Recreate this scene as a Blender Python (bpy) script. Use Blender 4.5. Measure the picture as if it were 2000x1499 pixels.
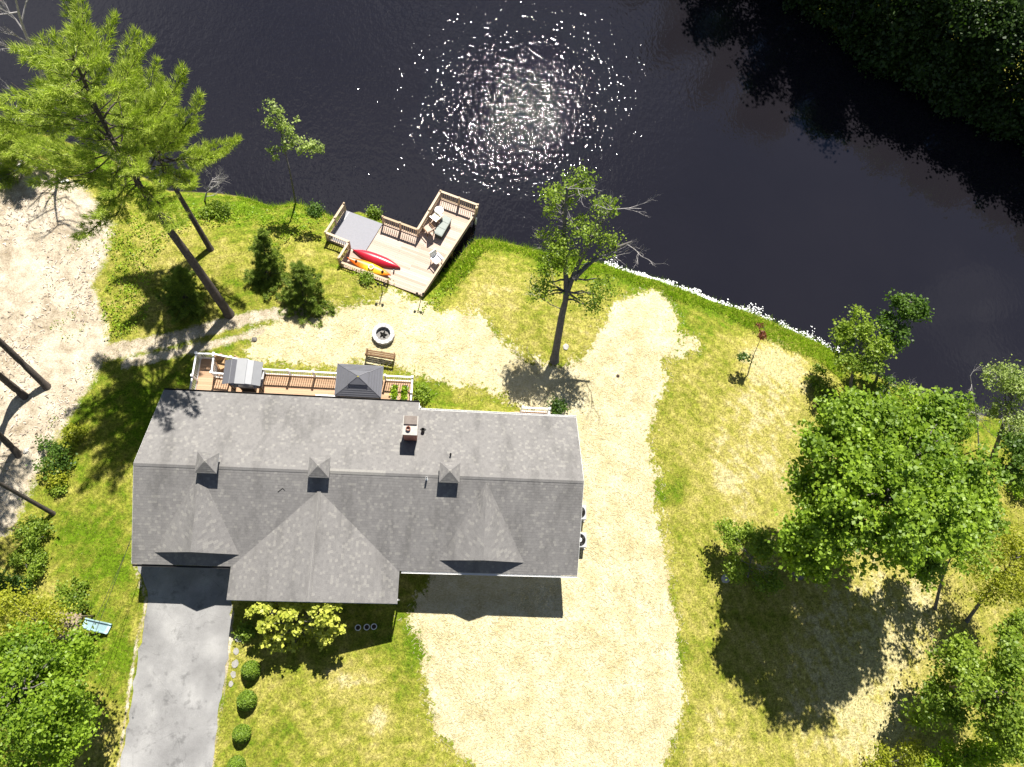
import bpy, math, random
import numpy as np
from mathutils import Vector, Matrix
random.seed(7); RNG = np.random.default_rng(7)
for o in list(bpy.data.objects): bpy.data.objects.remove(o)
SC = bpy.context.scene; COL = SC.collection

# ------------------------------------------------------------------ camera
FPX, CAMH = 1398.9, 43.0
CR = np.array([[0.99393678, 0, 0.10995306], [-0.0320895, 0.95646493, 0.29007775], [0.10516625, 0.29184729, -0.95066567]])
cam = bpy.data.cameras.new('camera'); camo = bpy.data.objects.new('camera', cam); COL.objects.link(camo)
cam.sensor_width = 36; cam.lens = FPX / 2000 * 36; cam.clip_end = 3000; cam.clip_start = .5
r_, u_, f_ = CR
camo.matrix_world = Matrix(((r_[0], u_[0], -f_[0], 0), (r_[1], u_[1], -f_[1], 0), (r_[2], u_[2], -f_[2], CAMH), (0, 0, 0, 1)))
SC.camera = camo
# ------------------------------------------------------------------ sky, sun, exposure
SHX, SHY = -.122, -.765                     # shadow offset per metre of height
sv = Vector((-SHX, -SHY, 1)).normalized()
EL, AZ = math.asin(sv.z), math.atan2(sv.x, sv.y)
w = bpy.data.worlds.new('World'); SC.world = w; w.use_nodes = True
nt = w.node_tree; bg = nt.nodes['Background']
sky = nt.nodes.new('ShaderNodeTexSky'); sky.sky_type = 'NISHITA'; sky.sun_disc = False
sky.sun_elevation = EL; sky.sun_rotation = AZ; sky.air_density = .8; sky.dust_density = .2; sky.altitude = 3500; sky.ozone_density = 2
tc = nt.nodes.new('ShaderNodeTexCoord'); nz = nt.nodes.new('ShaderNodeTexNoise')
nz.inputs['Scale'].default_value = 3.2; nz.inputs['Detail'].default_value = 6; nz.inputs['Roughness'].default_value = .55
rp = nt.nodes.new('ShaderNodeValToRGB'); rp.color_ramp.elements[0].position = .5; rp.color_ramp.elements[1].position = .66
mul = nt.nodes.new('ShaderNodeMath'); mul.operation = 'MULTIPLY'; mul.inputs[1].default_value = .38
mx = nt.nodes.new('ShaderNodeMixRGB'); mx.inputs[2].default_value = (13, 13, 13.4, 1)
nt.links.new(tc.outputs['Generated'], nz.inputs['Vector']); nt.links.new(nz.outputs['Fac'], rp.inputs['Fac'])
nt.links.new(rp.outputs['Color'], mul.inputs[0]); nt.links.new(mul.outputs[0], mx.inputs['Fac'])
nt.links.new(sky.outputs['Color'], mx.inputs[1]); nt.links.new(mx.outputs['Color'], bg.inputs['Color'])
bg.inputs['Strength'].default_value = .05
sl = bpy.data.lights.new('sun', 'SUN'); sl.energy = 5; sl.angle = math.radians(.5); sl.color = (1, .955, .88)
so = bpy.data.objects.new('sun', sl); COL.objects.link(so); so.location = (10, 40, 60)
so.rotation_euler = (-sv).to_track_quat('-Z', 'Y').to_euler()
vs = SC.view_settings; vs.view_transform = 'Standard'; vs.look = 'None'; vs.gamma = 1; vs.exposure = 1.08; vs.use_curve_mapping = False
SC.cycles.max_bounces = 6; SC.cycles.transparent_max_bounces = 4; SC.cycles.sample_clamp_indirect = 4; SC.cycles.sample_clamp_direct = 50

# ------------------------------------------------------------------ pixels <-> ground
ZW = -1.5
def at(px, py, z=0.0):
    q = CR.T @ np.array([(px - 1000) / FPX, (749.5 - py) / FPX, 1.0]); t = (z - CAMH) / q[2]
    return np.array([q[0] * t, q[1] * t, z])
def topx(X, Y, Z):
    q = CR @ np.stack([X, Y, Z - CAMH]); return 1000 + FPX * q[0] / q[2], 749.5 - FPX * q[1] / q[2]
def sdf(poly, X, Y):                      # signed distance, positive inside
    poly = np.asarray(poly, float); d = np.full(X.shape, 1e18); ins = np.zeros(X.shape, bool); n = len(poly)
    for i in range(n):
        ax, ay = poly[i]; bx, by = poly[(i + 1) % n]
        ex, ey = bx - ax, by - ay; wx, wy = X - ax, Y - ay
        t = np.clip((wx * ex + wy * ey) / (ex * ex + ey * ey + 1e-12), 0, 1)
        d = np.minimum(d, (wx - ex * t) ** 2 + (wy - ey * t) ** 2)
        c = ((ay > Y) != (by > Y)) & (X < (bx - ax) * (Y - ay) / (by - ay + 1e-12) + ax); ins ^= c
    return np.where(ins, 1, -1) * np.sqrt(d)
NEAR = [(-900, 520), (-500, 380), (-200, 290), (0, 258), (90, 262), (200, 300), (330, 372), (420, 376), (480, 384), (530, 402), (575, 395), (615, 406), (655, 424),
        (700, 412), (740, 424), (790, 462), (830, 492), (858, 540), (884, 516), (908, 484), (928, 466), (960, 466), (1000, 475), (1060, 490), (1120, 504), (1180, 514), (1240, 534),
        (1290, 548), (1340, 566), (1400, 590), (1450, 604), (1500, 622), (1550, 646), (1600, 668), (1640, 692), (1720, 736), (1800, 772), (1880, 802), (1960, 818), (2100, 850), (2500, 930), (3200, 1050)]
FAR = [(3400, 620), (2600, 480), (2250, 380), (2000, 272), (1860, 205), (1740, 140), (1620, 55), (1520, -30), (1380, -160), (1150, -360), (700, -640), (0, -760), (-900, -700)]
near_w = [at(x, y, ZW)[:2] for x, y in NEAR]; far_w = [at(x, y, ZW)[:2] for x, y in FAR]
WPOLY = near_w + far_w
ZK = -.38
KO = at(860, 371, ZK + 1); A_, B_ = math.radians(-19.2), math.radians(-115.5)
EA = Vector((math.cos(A_), math.sin(A_), 0)); EB = Vector((math.cos(B_), math.sin(B_), 0))
def kw(p, q, z=ZK): return Vector((KO[0], KO[1], 0)) + EA * p + EB * q + Vector((0, 0, z))
DOCKP = [tuple(kw(p, q))[:2] for p, q in ((0, 0), (2.75, 0), (2.35, 7.3), (-3.45, 7.3), (-3.4, 5.9), (-5.1, 5.85), (-5.1, 3.4), (0, 3.35))]
def gz(X, Y):
    X = np.asarray(X, float); Y = np.asarray(Y, float)
    d = -sdf(WPOLY, X, Y)                 # inland distance
    zg = -.02 * np.clip(X, -30, 35) + .05 * np.sin(X * .35 + 1) * np.sin(Y * .31)
    t = np.clip(d / 6.0, 0, 1); s = t * (2 - t)
    zi = ZW - .02 + (zg - ZW) * s
    k = np.clip((sdf(DOCKP, X, Y) + .7) / .8, 0, 1); k = k * k * (3 - 2 * k); zi = zi * (1 - k) + np.minimum(zi, ZK - .1) * k
    zu = ZW - .02 + np.clip(d * .55, -2.2, 0)
    return np.where(d > 0, zi, zu)
def gp(px, py):
    z = 0.0
    for _ in range(6):
        p = at(px, py, z); z = float(gz(p[0:1], p[1:2])[0])
    return Vector((p[0], p[1], z))
def V(a): return Vector((float(a[0]), float(a[1]), float(a[2])))

# ------------------------------------------------------------------ object helpers
def link(name, data, parent=None):
    o = bpy.data.objects.new(name, data); COL.objects.link(o)
    if parent: o.parent = parent
    return o
def tag(o, label=None, cat=None, group=None, kind=None):
    if label: o['label'] = label
    if cat: o['category'] = cat
    if group: o['group'] = group
    if kind: o['kind'] = kind
    return o
def thing(name, label, cat, loc, rz=0, group=None):
    o = link(name, None); o.location = loc; o.rotation_euler = (0, 0, rz); o.empty_display_size = .3
    return tag(o, label, cat, group)
class MB:
    def __init__(s): s.v = []; s.f = []; s.uv = None
    def add(s, vs, fs):
        n = len(s.v); s.v += [tuple(map(float, v)) for v in vs]; s.f += [tuple(i + n for i in f) for f in fs]; return s
    def box(s, c, d, rz=0, m=None):
        x, y, z = d[0] / 2, d[1] / 2, d[2] / 2; c_, s_ = math.cos(rz), math.sin(rz)
        vs = [(a * x, b * y, e * z) for e in (-1, 1) for a, b in ((-1, -1), (1, -1), (1, 1), (-1, 1))]
        vs = [(c[0] + p[0] * c_ - p[1] * s_, c[1] + p[0] * s_ + p[1] * c_, c[2] + p[2]) for p in vs]
        if m: vs = [tuple(m @ Vector(p)) for p in vs]
        return s.add(vs, [(3, 2, 1, 0), (4, 5, 6, 7), (0, 1, 5, 4), (1, 2, 6, 5), (2, 3, 7, 6), (3, 0, 4, 7)])
    def prism(s, poly, z0, z1):           # poly counter-clockwise
        n = len(poly)
        vs = [(p[0], p[1], z0) for p in poly] + [(p[0], p[1], z1) for p in poly]
        return s.add(vs, [tuple(range(n - 1, -1, -1)), tuple(range(n, 2 * n))] + [(i, (i + 1) % n, n + (i + 1) % n, n + i) for i in range(n)])
    def slab(s, pts, off):                # any planar polygon given thickness vector
        n = len(pts); off = Vector(off); a = [Vector(p) for p in pts]
        return s.add(a + [p + off for p in a], [tuple(range(n - 1, -1, -1)), tuple(range(n, 2 * n))] + [(i, (i + 1) % n, n + (i + 1) % n, n + i) for i in range(n)])
    def tube(s, path, rad, n=6, cap=True):
        path = [Vector(p) for p in path]; k = len(path)
        if not hasattr(rad, '__len__'): rad = [rad] * k
        vs = []; fs = []
        for i, p in enumerate(path):
            t = (path[min(i + 1, k - 1)] - path[max(i - 1, 0)]).normalized()
            a = t.cross(Vector((0, 0, 1)) if abs(t.z) < .9 else Vector((1, 0, 0))).normalized(); b = t.cross(a)
            for j in range(n):
                an = 2 * math.pi * j / n; vs.append(p + (a * math.cos(an) + b * math.sin(an)) * rad[i])
        for i in range(k - 1):
            for j in range(n):
                fs.append((i * n + j, i * n + (j + 1) % n, (i + 1) * n + (j + 1) % n, (i + 1) * n + j))
        if cap: fs += [tuple(range(n)), tuple(range((k - 1) * n, k * n))[::-1]]
        return s.add(vs, fs)
    def lathe(s, prof, n=20, c=(0, 0, 0)):
        vs = []; fs = []
        for r, z in prof:
            for j in range(n):
                a = 2 * math.pi * j / n; vs.append((c[0] + r * math.cos(a), c[1] + r * math.sin(a), c[2] + z))
        for i in range(len(prof) - 1):
            for j in range(n): fs.append((i * n + j, i * n + (j + 1) % n, (i + 1) * n + (j + 1) % n, (i + 1) * n + j))
        return s.add(vs, fs)
    def mesh(s, name):
        me = bpy.data.meshes.new(name); me.from_pydata(s.v, [], s.f); me.update(); return me
    def build(s, name, mat, parent=None, smooth=False, bevel=0):
        me = s.mesh(name); me.materials.append(mat)
        if smooth: me.polygons.foreach_set('use_smooth', [True] * len(me.polygons))
        o = link(name, me, parent)
        if bevel:
            b = o.modifiers.new('bevel', 'BEVEL'); b.width = bevel; b.segments = 2; b.limit_method = 'ANGLE'
        return o
UNIT = {}
def unit(mat):                            # one shared unit box for every alike piece
    if mat.name not in UNIT:
        me = MB().box((0, 0, 0), (1, 1, 1)).mesh('piece_' + mat.name); me.materials.append(mat); UNIT[mat.name] = me
    return UNIT[mat.name]
def piece(name, mat, parent, c, d, rz=0):
    o = link(name, unit(mat), parent); o.location = c; o.scale = d; o.rotation_euler = (0, 0, rz); return o
def bulk(name, verts, nper, mat, parent=None, rnd=None, smooth=False):    # many faces of nper corners each
    verts = np.asarray(verts, np.float32).reshape(-1, 3); nf = len(verts) // nper
    me = bpy.data.meshes.new(name); me.vertices.add(len(verts)); me.loops.add(len(verts)); me.polygons.add(nf)
    me.vertices.foreach_set('co', verts.ravel()); me.loops.foreach_set('vertex_index', np.arange(len(verts), dtype=np.int32))
    me.polygons.foreach_set('loop_start', np.arange(0, len(verts), nper, dtype=np.int32))
    me.update(calc_edges=True); me.materials.append(mat)
    at_ = me.attributes.new('rnd', 'FLOAT', 'FACE'); at_.data.foreach_set('value', (RNG.random(nf) if rnd is None else rnd).astype(np.float32))
    return link(name, me, parent)

# ------------------------------------------------------------------ materials
class N:
    def __init__(s, name):
        s.m = bpy.data.materials.new(name); s.m.use_nodes = True; s.t = s.m.node_tree; s.b = s.t.nodes['Principled BSDF']
        s.b.inputs['Specular IOR Level'].default_value = .25
    def n(s, typ, **kw):
        x = s.t.nodes.new('ShaderNode' + typ)
        for k, v in kw.items(): setattr(x, k, v)
        return x
    def l(s, a, b): s.t.links.new(a, b)
    def pos(s):
        if not hasattr(s, '_p'): s._p = s.n('NewGeometry').outputs['Position']
        return s._p
    def noise(s, scale, detail=3, rough=.55, vec=None, stretch=None, rot=0):
        x = s.n('TexNoise'); x.inputs['Scale'].default_value = scale; x.inputs['Detail'].default_value = detail; x.inputs['Roughness'].default_value = rough
        v = vec if vec is not None else s.pos()
        if stretch:
            mp = s.n('Mapping'); mp.inputs['Scale'].default_value = stretch; mp.inputs['Rotation'].default_value = (0, 0, rot); s.l(v, mp.inputs['Vector']); v = mp.outputs['Vector']
        s.l(v, x.inputs['Vector']); return x.outputs['Fac']
    def ramp(s, fac, stops):
        x = s.n('ValToRGB'); e = x.color_ramp.elements
        while len(e) < len(stops): e.new(.5)
        for k, (p, c) in enumerate(stops):
            e[k].position = p; e[k].color = (c, c, c, 1) if not hasattr(c, '__len__') else (*c[:3], 1)
        s.l(fac, x.inputs['Fac']); return x.outputs['Color']
    def math(s, op, a, b=None, clamp=False):
        x = s.n('Math', operation=op); x.use_clamp = clamp
        for i, q in enumerate((a, b)):
            if q is None: continue
            if isinstance(q, (int, float)): x.inputs[i].default_value = q
            else: s.l(q, x.inputs[i])
        return x.outputs[0]
    def mix(s, fac, a, b, mode='MIX'):
        x = s.n('MixRGB', blend_type=mode)
        for i, q in enumerate((fac, a, b)):
            if isinstance(q, (int, float)): x.inputs[i].default_value = q
            elif hasattr(q, '__len__'): x.inputs[i].default_value = (*q[:3], 1)
            else: s.l(q, x.inputs[i])
        return x.outputs[0]
    def attr(s, name): return s.n('Attribute', attribute_name=name).outputs['Fac']
    def bump(s, h, strength=.5, dist=.02):
        x = s.n('Bump'); x.inputs['Strength'].default_value = strength; x.inputs['Distance'].default_value = dist
        s.l(h, x.inputs['Height']); s.l(x.outputs['Normal'], s.b.inputs['Normal'])
    def col(s, c):
        if hasattr(c, '__len__'): s.b.inputs['Base Color'].default_value = (*c[:3], 1)
        else: s.l(c, s.b.inputs['Base Color'])
    def rough(s, r): s.b.inputs['Roughness'].default_value = r
def simple(name, c, rough=.6, var=.25, scale=6, metal=0, bump=0, spec=.3):
    m = N(name); f = m.noise(scale, 4, .6); f2 = m.noise(scale * 7, 2)
    a = [max(0, x * (1 - var)) for x in c]; b = [min(1, x * (1 + var)) for x in c]
    m.col(m.mix(.3, m.ramp(f, [(.3, a), (.7, b)]), m.ramp(f2, [(.3, a), (.7, b)]))); m.rough(rough); m.b.inputs['Metallic'].default_value = metal
    m.b.inputs['Specular IOR Level'].default_value = spec
    if bump: m.bump(f2, .4, bump)
    return m.m
def leafmat(name, dark, light, trans=.45, rough=.5):
    m = N(name); m.t.nodes.remove(m.b)
    r = m.attr('rnd'); f = m.noise(.9, 2); k = m.math('ADD', m.math('MULTIPLY', r, .6), m.math('MULTIPLY', f, .4))
    c = m.ramp(k, [(.15, dark), (.75, light)])
    d = m.n('BsdfDiffuse'); tr = m.n('BsdfTranslucent'); g = m.n('BsdfGlossy'); g.inputs['Roughness'].default_value = rough; g.inputs['Color'].default_value = (1, 1, 1, 1)
    tc = m.mix(1, c, (1.0, 1.15, .45), 'MULTIPLY')
    m.l(c, d.inputs['Color']); m.l(tc, tr.inputs['Color'])
    a = m.n('MixShader'); a.inputs[0].default_value = trans; m.l(d.outputs[0], a.inputs[1]); m.l(tr.outputs[0], a.inputs[2])
    b = m.n('MixShader'); b.inputs[0].default_value = .018; m.l(a.outputs[0], b.inputs[1]); m.l(g.outputs[0], b.inputs[2])
    m.l(b.outputs[0], m.t.nodes['Material Output'].inputs['Surface']); return m.m
M = {}
M['white'] = simple('white_vinyl', (.78, .78, .77), .45, .06, 3)
M['trim'] = simple('white_trim', (.72, .72, .7), .5, .08, 4)
M['black'] = simple('black_metal', (.012, .012, .013), .45, .3)
M['char'] = simple('charcoal_void', (.008, .007, .006), .95, .3)
M['glass'] = simple('window_glass', (.02, .025, .03), .06, .1, spec=.6)
M['door'] = simple('painted_door', (.16, .05, .04), .4, .1)
M['bark'] = simple('pine_bark', (.085, .07, .06), .95, .45, 7, bump=.03)
M['bark2'] = simple('grey_bark', (.13, .12, .11), .95, .4, 6, bump=.02)
M['dead'] = simple('bleached_dead_wood', (.34, .32, .31), .9, .25, 5)
M['dockwood'] = None
M['steel'] = simple('steel', (.45, .45, .46), .35, .1, metal=.6)
M['acgrey'] = simple('condenser_grey', (.36, .37, .38), .5, .1)
M['fabric'] = simple('tan_cushion', (.42, .27, .14), .9, .2)
M['stone'] = simple('pale_stone', (.4, .385, .35), .85, .18, 5, bump=.01)
M['pitblock'] = simple('firepit_block', (.46, .455, .44), .85, .2, 6, bump=.01)
M['brownwood'] = simple('weathered_brown_wood', (.16, .09, .045), .8, .35, 5)
M['playwood'] = simple('play_tower_wood', (.28, .22, .155), .85, .25, 5)
M['slide'] = simple('pale_blue_plastic', (.38, .55, .58), .4, .1)
M['toyg'] = simple('green_plastic', (.03, .2, .13), .4, .1); M['toyy'] = simple('yellow_plastic', (.6, .42, .03), .4, .1)
M['kred'] = simple('red_plastic', (.42, .012, .03), .28, .12, 2, spec=.5)
M['boxlid'] = simple('grey_green_plastic', (.2, .23, .21), .5, .12); M['boxbody'] = simple('dark_resin', (.05, .055, .05), .6, .1)
M['mat'] = simple('grey_composite', (.25, .25, .275), .7, .06, 8)
M['cable'] = simple('cable_black', (.02, .02, .02), .7, .1)
M['soil'] = simple('dark_soil', (.05, .035, .025), .95, .3)

def wood(name, a, b):
    m = N(name); oi = m.n('ObjectInfo'); f = m.noise(9, 4, .6, stretch=(1, 5, 1), rot=.3); k = m.math('ADD', m.math('MULTIPLY', oi.outputs['Random'], .6), m.math('MULTIPLY', f, .45))
    m.col(m.ramp(k, [(.2, a), (.85, b)])); m.rough(.75); m.bump(f, .3, .01); return m.m
M['dockboard'] = wood('dock_board_wood', (.38, .28, .215), (.58, .455, .38))
M['railwood'] = wood('rail_wood', (.42, .32, .21), (.58, .46, .34))
M['deckboard'] = wood('composite_deck_board', (.38, .24, .145), (.5, .33, .21))
M['kyel'] = None
m = N('orange_yellow_plastic'); tcn = m.n('TexCoord'); sp = m.n('SeparateXYZ'); m.l(tcn.outputs['Generated'], sp.inputs[0])
x_ = m.math('ADD', sp.outputs['X'], m.math('MULTIPLY', m.math('SUBTRACT', m.noise(3, 2), .5), .3))
m.col(m.ramp(x_, [(.02, (.55, .09, .01)), (.3, (.62, .14, .01)), (.5, (.75, .48, .02)), (.78, (.68, .3, .015)), (.95, (.58, .1, .01))])); m.rough(.3); M['kyel'] = m.m

m = N('vinyl_siding'); sp = m.n('SeparateXYZ'); m.l(m.pos(), sp.inputs[0]); z = m.math('FRACT', m.math('MULTIPLY', sp.outputs['Z'], 7.5))
m.col(m.mix(.5, (.6, .62, .64), m.ramp(m.noise(2, 3), [(.3, (.52, .54, .56)), (.7, (.64, .65, .66))]))); m.rough(.55); m.bump(z, .6, .02); M['siding'] = m.m
m = N('red_brick'); tcn = m.n('TexCoord'); mp = m.n('Mapping'); mp.inputs['Rotation'].default_value = (math.pi / 2, 0, .3); m.l(tcn.outputs['Object'], mp.inputs[0])
bk = m.n('TexBrick'); m.l(mp.outputs[0], bk.inputs['Vector']); bk.inputs['Scale'].default_value = 4.5; bk.inputs['Color1'].default_value = (.3, .11, .07, 1); bk.inputs['Color2'].default_value = (.38, .16, .1, 1); bk.inputs['Mortar'].default_value = (.3, .26, .23, 1)
m.col(bk.outputs['Color']); m.rough(.9); m.bump(bk.outputs['Fac'], .5, -.01); M['brick'] = m.m

def shingle(name, dark, light, speck):
    m = N(name); uv = m.n('UVMap', uv_map='uv').outputs['UV']
    bk = m.n('TexBrick'); bk.offset = .37; bk.inputs['Scale'].default_value = 1; bk.inputs['Mortar Size'].default_value = .0; bk.inputs['Brick Width'].default_value = .15; bk.inputs['Row Height'].default_value = 1
    bk.inputs['Color1'].default_value = (0, 0, 0, 1); bk.inputs['Color2'].default_value = (1, 1, 1, 1); m.l(uv, bk.inputs['Vector'])
    wn = m.n('TexWhiteNoise', noise_dimensions='1D'); k = m.n('RGBToBW'); m.l(bk.outputs['Color'], k.inputs[0]); m.l(k.outputs[0], wn.inputs['W'])
    c = m.ramp(wn.outputs['Value'], [(0, dark), (.75, light), (.86, light), (.92, speck), (1, speck)])
    c = m.mix(.62, c, m.mix(.5, dark, light))
    c = m.mix(.5, c, m.ramp(m.noise(26, 2), [(.3, (.45,) * 3), (.7, (.78,) * 3)]), 'OVERLAY')
    c = m.mix(.6, c, m.ramp(m.noise(.7, 4, .6, stretch=(1.6, .35, 1)), [(.34, (.66,) * 3), (.5, (1,) * 3), (1, (1.1,) * 3)]), 'MULTIPLY')
    m.col(c); m.rough(.92); m.b.inputs['Specular IOR Level'].default_value = .15; m.bump(m.noise(40, 2), .4, .006); return m.m
M['shingle'] = shingle('asphalt_shingles', (.125, .12, .118), (.185, .178, .17), (.265, .255, .23))
M['metalroof'] = simple('grey_metal_roof', (.17, .17, .185), .4, .08, 2, metal=.35, spec=.5)
M['metallight'] = simple('light_grey_metal', (.25, .255, .265), .5, .06, 2, metal=.4, spec=.5)

# --- asphalt, ground, water
m = N('worn_asphalt'); f = m.noise(.5, 5, .6); f2 = m.noise(30, 3); vor = m.n('TexVoronoi', feature='DISTANCE_TO_EDGE'); vor.inputs['Scale'].default_value = .45; m.l(m.pos(), vor.inputs['Vector'])
c = m.ramp(f, [(.28, (.165, .162, .16)), (.5, (.235, .232, .228)), (.72, (.34, .335, .325))]); c = m.mix(.45, c, m.ramp(f2, [(.3, (.35,) * 3), (.7, (.65,) * 3)]), 'OVERLAY')
c = m.mix(1, c, m.ramp(m.math('ADD', vor.outputs['Distance'], m.math('MULTIPLY', m.noise(5, 3), .02)), [(.006, (.66,) * 3), (.014, (1,) * 3)]), 'MULTIPLY')
c = m.mix(.8, c, m.ramp(m.noise(1.7, 4, .65), [(.3, (.62,) * 3), (.42, (1,) * 3)]), 'MULTIPLY'); m.col(c); m.rough(.9); m.bump(f2, .4, .01); M['asphalt'] = m.m

m = N('yard_ground')
def edge(name, lo=.40, hi=.60, amp=.9, sc=2.2):
    k = m.math('ADD', m.attr(name), m.math('MULTIPLY', m.math('SUBTRACT', m.math('ADD', m.math('MULTIPLY', m.noise(sc, 5, .65), .6), m.math('MULTIPLY', m.noise(sc * 6, 3, .6), .4)), .5), amp))
    return m.ramp(k, [(lo, 0.0), (hi, 1.0)])
# lawn
ng = m.noise(.45, 4, .6); nd = m.noise(1.6, 5, .65); nf = m.noise(9, 4, .7); nff = m.noise(28, 2, .6)
wv = m.n('TexWave', wave_type='RINGS', rings_direction='SPHERICAL'); wv.inputs['Scale'].default_value = .5; wv.inputs['Distortion'].default_value = 6; wv.inputs['Detail'].default_value = 2; wv.inputs['Detail Scale'].default_value = .6
mp = m.n('Mapping'); mp.inputs['Location'].default_value = (2, 12, 0); m.l(m.pos(), mp.inputs[0]); m.l(mp.outputs[0], wv.inputs['Vector'])
dry = m.math('ADD', m.attr('dry'), m.math('ADD', m.math('MULTIPLY', m.math('SUBTRACT', ng, .5), .9), m.math('ADD', m.math('MULTIPLY', m.math('SUBTRACT', nd, .5), 1.25), m.math('MULTIPLY', m.math('SUBTRACT', wv.outputs['Fac'], .5), .11))))
lawn = m.ramp(dry, [(.05, (.09, .15, .006)), (.36, (.195, .207, .026)), (.58, (.285, .265, .056)), (.8, (.35, .305, .09)), (1.0, (.44, .385, .19))])
lawn = m.mix(.9, lawn, m.ramp(nf, [(.32, (.22,) * 3), (.68, (.74,) * 3)]), 'OVERLAY'); lawn = m.mix(.5, lawn, m.ramp(m.noise(4.2, 3, .6), [(.35, (.3,) * 3), (.65, (.68,) * 3)]), 'OVERLAY'); lawn = m.mix(.7, lawn, m.ramp(nff, [(.3, (.3,) * 3), (.7, (.7,) * 3)]), 'OVERLAY')
# straw
s1 = m.noise(7, 4, .75, stretch=(1, 4, 1), rot=.5); s2 = m.noise(7, 4, .75, stretch=(1, 4, 1), rot=-.9); s3 = m.noise(.8, 4, .6)
straw = m.ramp(m.math('ADD', m.math('MULTIPLY', m.math('ADD', s1, s2), .33), m.math('MULTIPLY', s3, .34)), [(.33, (.16, .115, .045)), (.42, (.37, .305, .15)), (.53, (.535, .475, .305)), (.68, (.66, .62, .475))])
straw = m.mix(.35, straw, m.ramp(nff, [(.3, (.3,) * 3), (.7, (.75,) * 3)]), 'OVERLAY')
# bare dirt / gravel
d1 = m.noise(1.1, 6, .7); d2 = m.noise(14, 3, .7)
dirt = m.ramp(d1, [(.3, (.25, .2, .135)), (.5, (.44, .375, .28)), (.7, (.58, .52, .415))]); dirt = m.mix(.6, dirt, m.ramp(d2, [(.3, (.2,) * 3), (.7, (.76,) * 3)]), 'OVERLAY')
bank = m.ramp(m.noise(3, 4), [(.3, (.05, .045, .02)), (.7, (.12, .1, .05))])
c = m.mix(edge('straw', lo=.43, hi=.57, amp=2.6, sc=.9), lawn, straw); c = m.mix(edge('dirt', amp=1.1), c, dirt); c = m.mix(edge('bank', amp=.6), c, bank)
m.col(c); m.rough(.95); m.b.inputs['Specular IOR Level'].default_value = .1
m.bump(m.math('ADD', m.math('MULTIPLY', nf, .6), m.math('MULTIPLY', nff, .4)), .9, .06); M['ground'] = m.m

m = N('river_water')
n1 = m.noise(2.9, 1, .5, stretch=(1.35, .85, 1), rot=.15); n2 = m.noise(6.5, 0, .5, stretch=(1.3, .9, 1)); n3 = m.noise(.9, 2, .55)
wind = m.ramp(m.math('ADD', m.attr('wind'), m.math('MULTIPLY', m.math('SUBTRACT', m.noise(.09, 4, .6), .5), .5)), [(.2, .1), (.8, 1.0)])
hgt = m.math('MULTIPLY', m.math('ADD', m.math('ADD', m.math('MULTIPLY', n1, .027), m.math('MULTIPLY', n2, .0055)), m.math('MULTIPLY', n3, .032)), wind)
m.col(m.mix(m.noise(.12, 3), (.0085, .0078, .0105), (.0125, .0112, .014))); m.rough(.012); m.b.inputs['IOR'].default_value = 1.6; m.b.inputs['Specular IOR Level'].default_value = .5
m.bump(hgt, 1.0, 1.0); M['water'] = m.m

# ================================================================== terrain
def axis(lo, hi, step, ext):
    a = list(np.arange(lo, hi + 1e-6, step)); g = [step * 2]
    while sum(g) < ext: g.append(g[-1] * 1.45)
    g = np.cumsum(g); return np.array(list((lo - g)[::-1]) + a + list(hi + g))
def grid_mesh(name, xs, ys, zf):
    X, Y = np.meshgrid(xs, ys); Z = zf(X, Y); nx, ny = len(xs), len(ys)
    me = bpy.data.meshes.new(name); co = np.stack([X, Y, Z], -1).reshape(-1, 3).astype(np.float32)
    i = (np.arange(ny - 1)[:, None] * nx + np.arange(nx - 1)[None]).ravel(); q = np.stack([i, i + 1, i + nx + 1, i + nx], -1).astype(np.int32)
    me.vertices.add(len(co)); me.vertices.foreach_set('co', co.ravel()); me.loops.add(q.size); me.loops.foreach_set('vertex_index', q.ravel())
    me.polygons.add(len(q)); me.polygons.foreach_set('loop_start', np.arange(0, q.size, 4, dtype=np.int32)); me.update(calc_edges=True)
    me.polygons.foreach_set('use_smooth', np.ones(len(q), bool)); return me, X.ravel(), Y.ravel(), Z.ravel()
STRAW = [(505, 640), (560, 625), (640, 612), (700, 598), (738, 585), (765, 562), (822, 588), (860, 604), (925, 606), (962, 640), (990, 672), (1030, 700), (1090, 716), (1140, 700), (1172, 660), (1196, 610),
         (1225, 575), (1262, 556), (1296, 556), (1322, 582), (1330, 622), (1312, 648), (1362, 656), (1370, 680), (1336, 694), (1300, 700), (1298, 760), (1280, 800), (1270, 850), (1284, 930), (1292, 1000), (1302, 1080),
         (1312, 1150), (1326, 1250), (1336, 1350), (1326, 1420), (1296, 1499), (1250, 1580), (980, 1580), (905, 1478), (852, 1430), (836, 1350), (826, 1270), (796, 1205), (860, 1100), (1080, 1100), (1080, 830),
         (985, 775), (940, 752), (840, 742), (812, 722), (700, 712), (505, 712), (488, 690)]
STRAW2 = [(575, 735), (640, 735), (640, 700), (575, 700)]
LOT = [(-300, 300), (0, 306), (90, 322), (170, 372), (222, 440), (215, 500), (185, 560), (212, 640), (216, 690), (172, 770), (122, 850), (70, 950), (28, 1040), (-40, 1080), (-300, 1150)]
PATH1 = [(200, 680), (330, 655), (450, 622), (520, 606), (600, 604), (600, 622), (520, 628), (450, 646), (330, 680), (200, 712)]
PATH2 = [(240, 706), (330, 686), (450, 660), (520, 640), (520, 655), (450, 676), (330, 706), (240, 726)]
dr0 = [(268, 1100), (452, 1108), (451, 1240), (438, 1330), (424, 1420), (412, 1530), (404, 1640), (215, 1640), (232, 1530), (245, 1440), (258, 1350), (272, 1270), (288, 1195), (292, 1170)]
def soft(poly, px, py, wid=26): return np.clip(.5 + sdf(poly, px, py) / wid, 0, 1)
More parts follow.
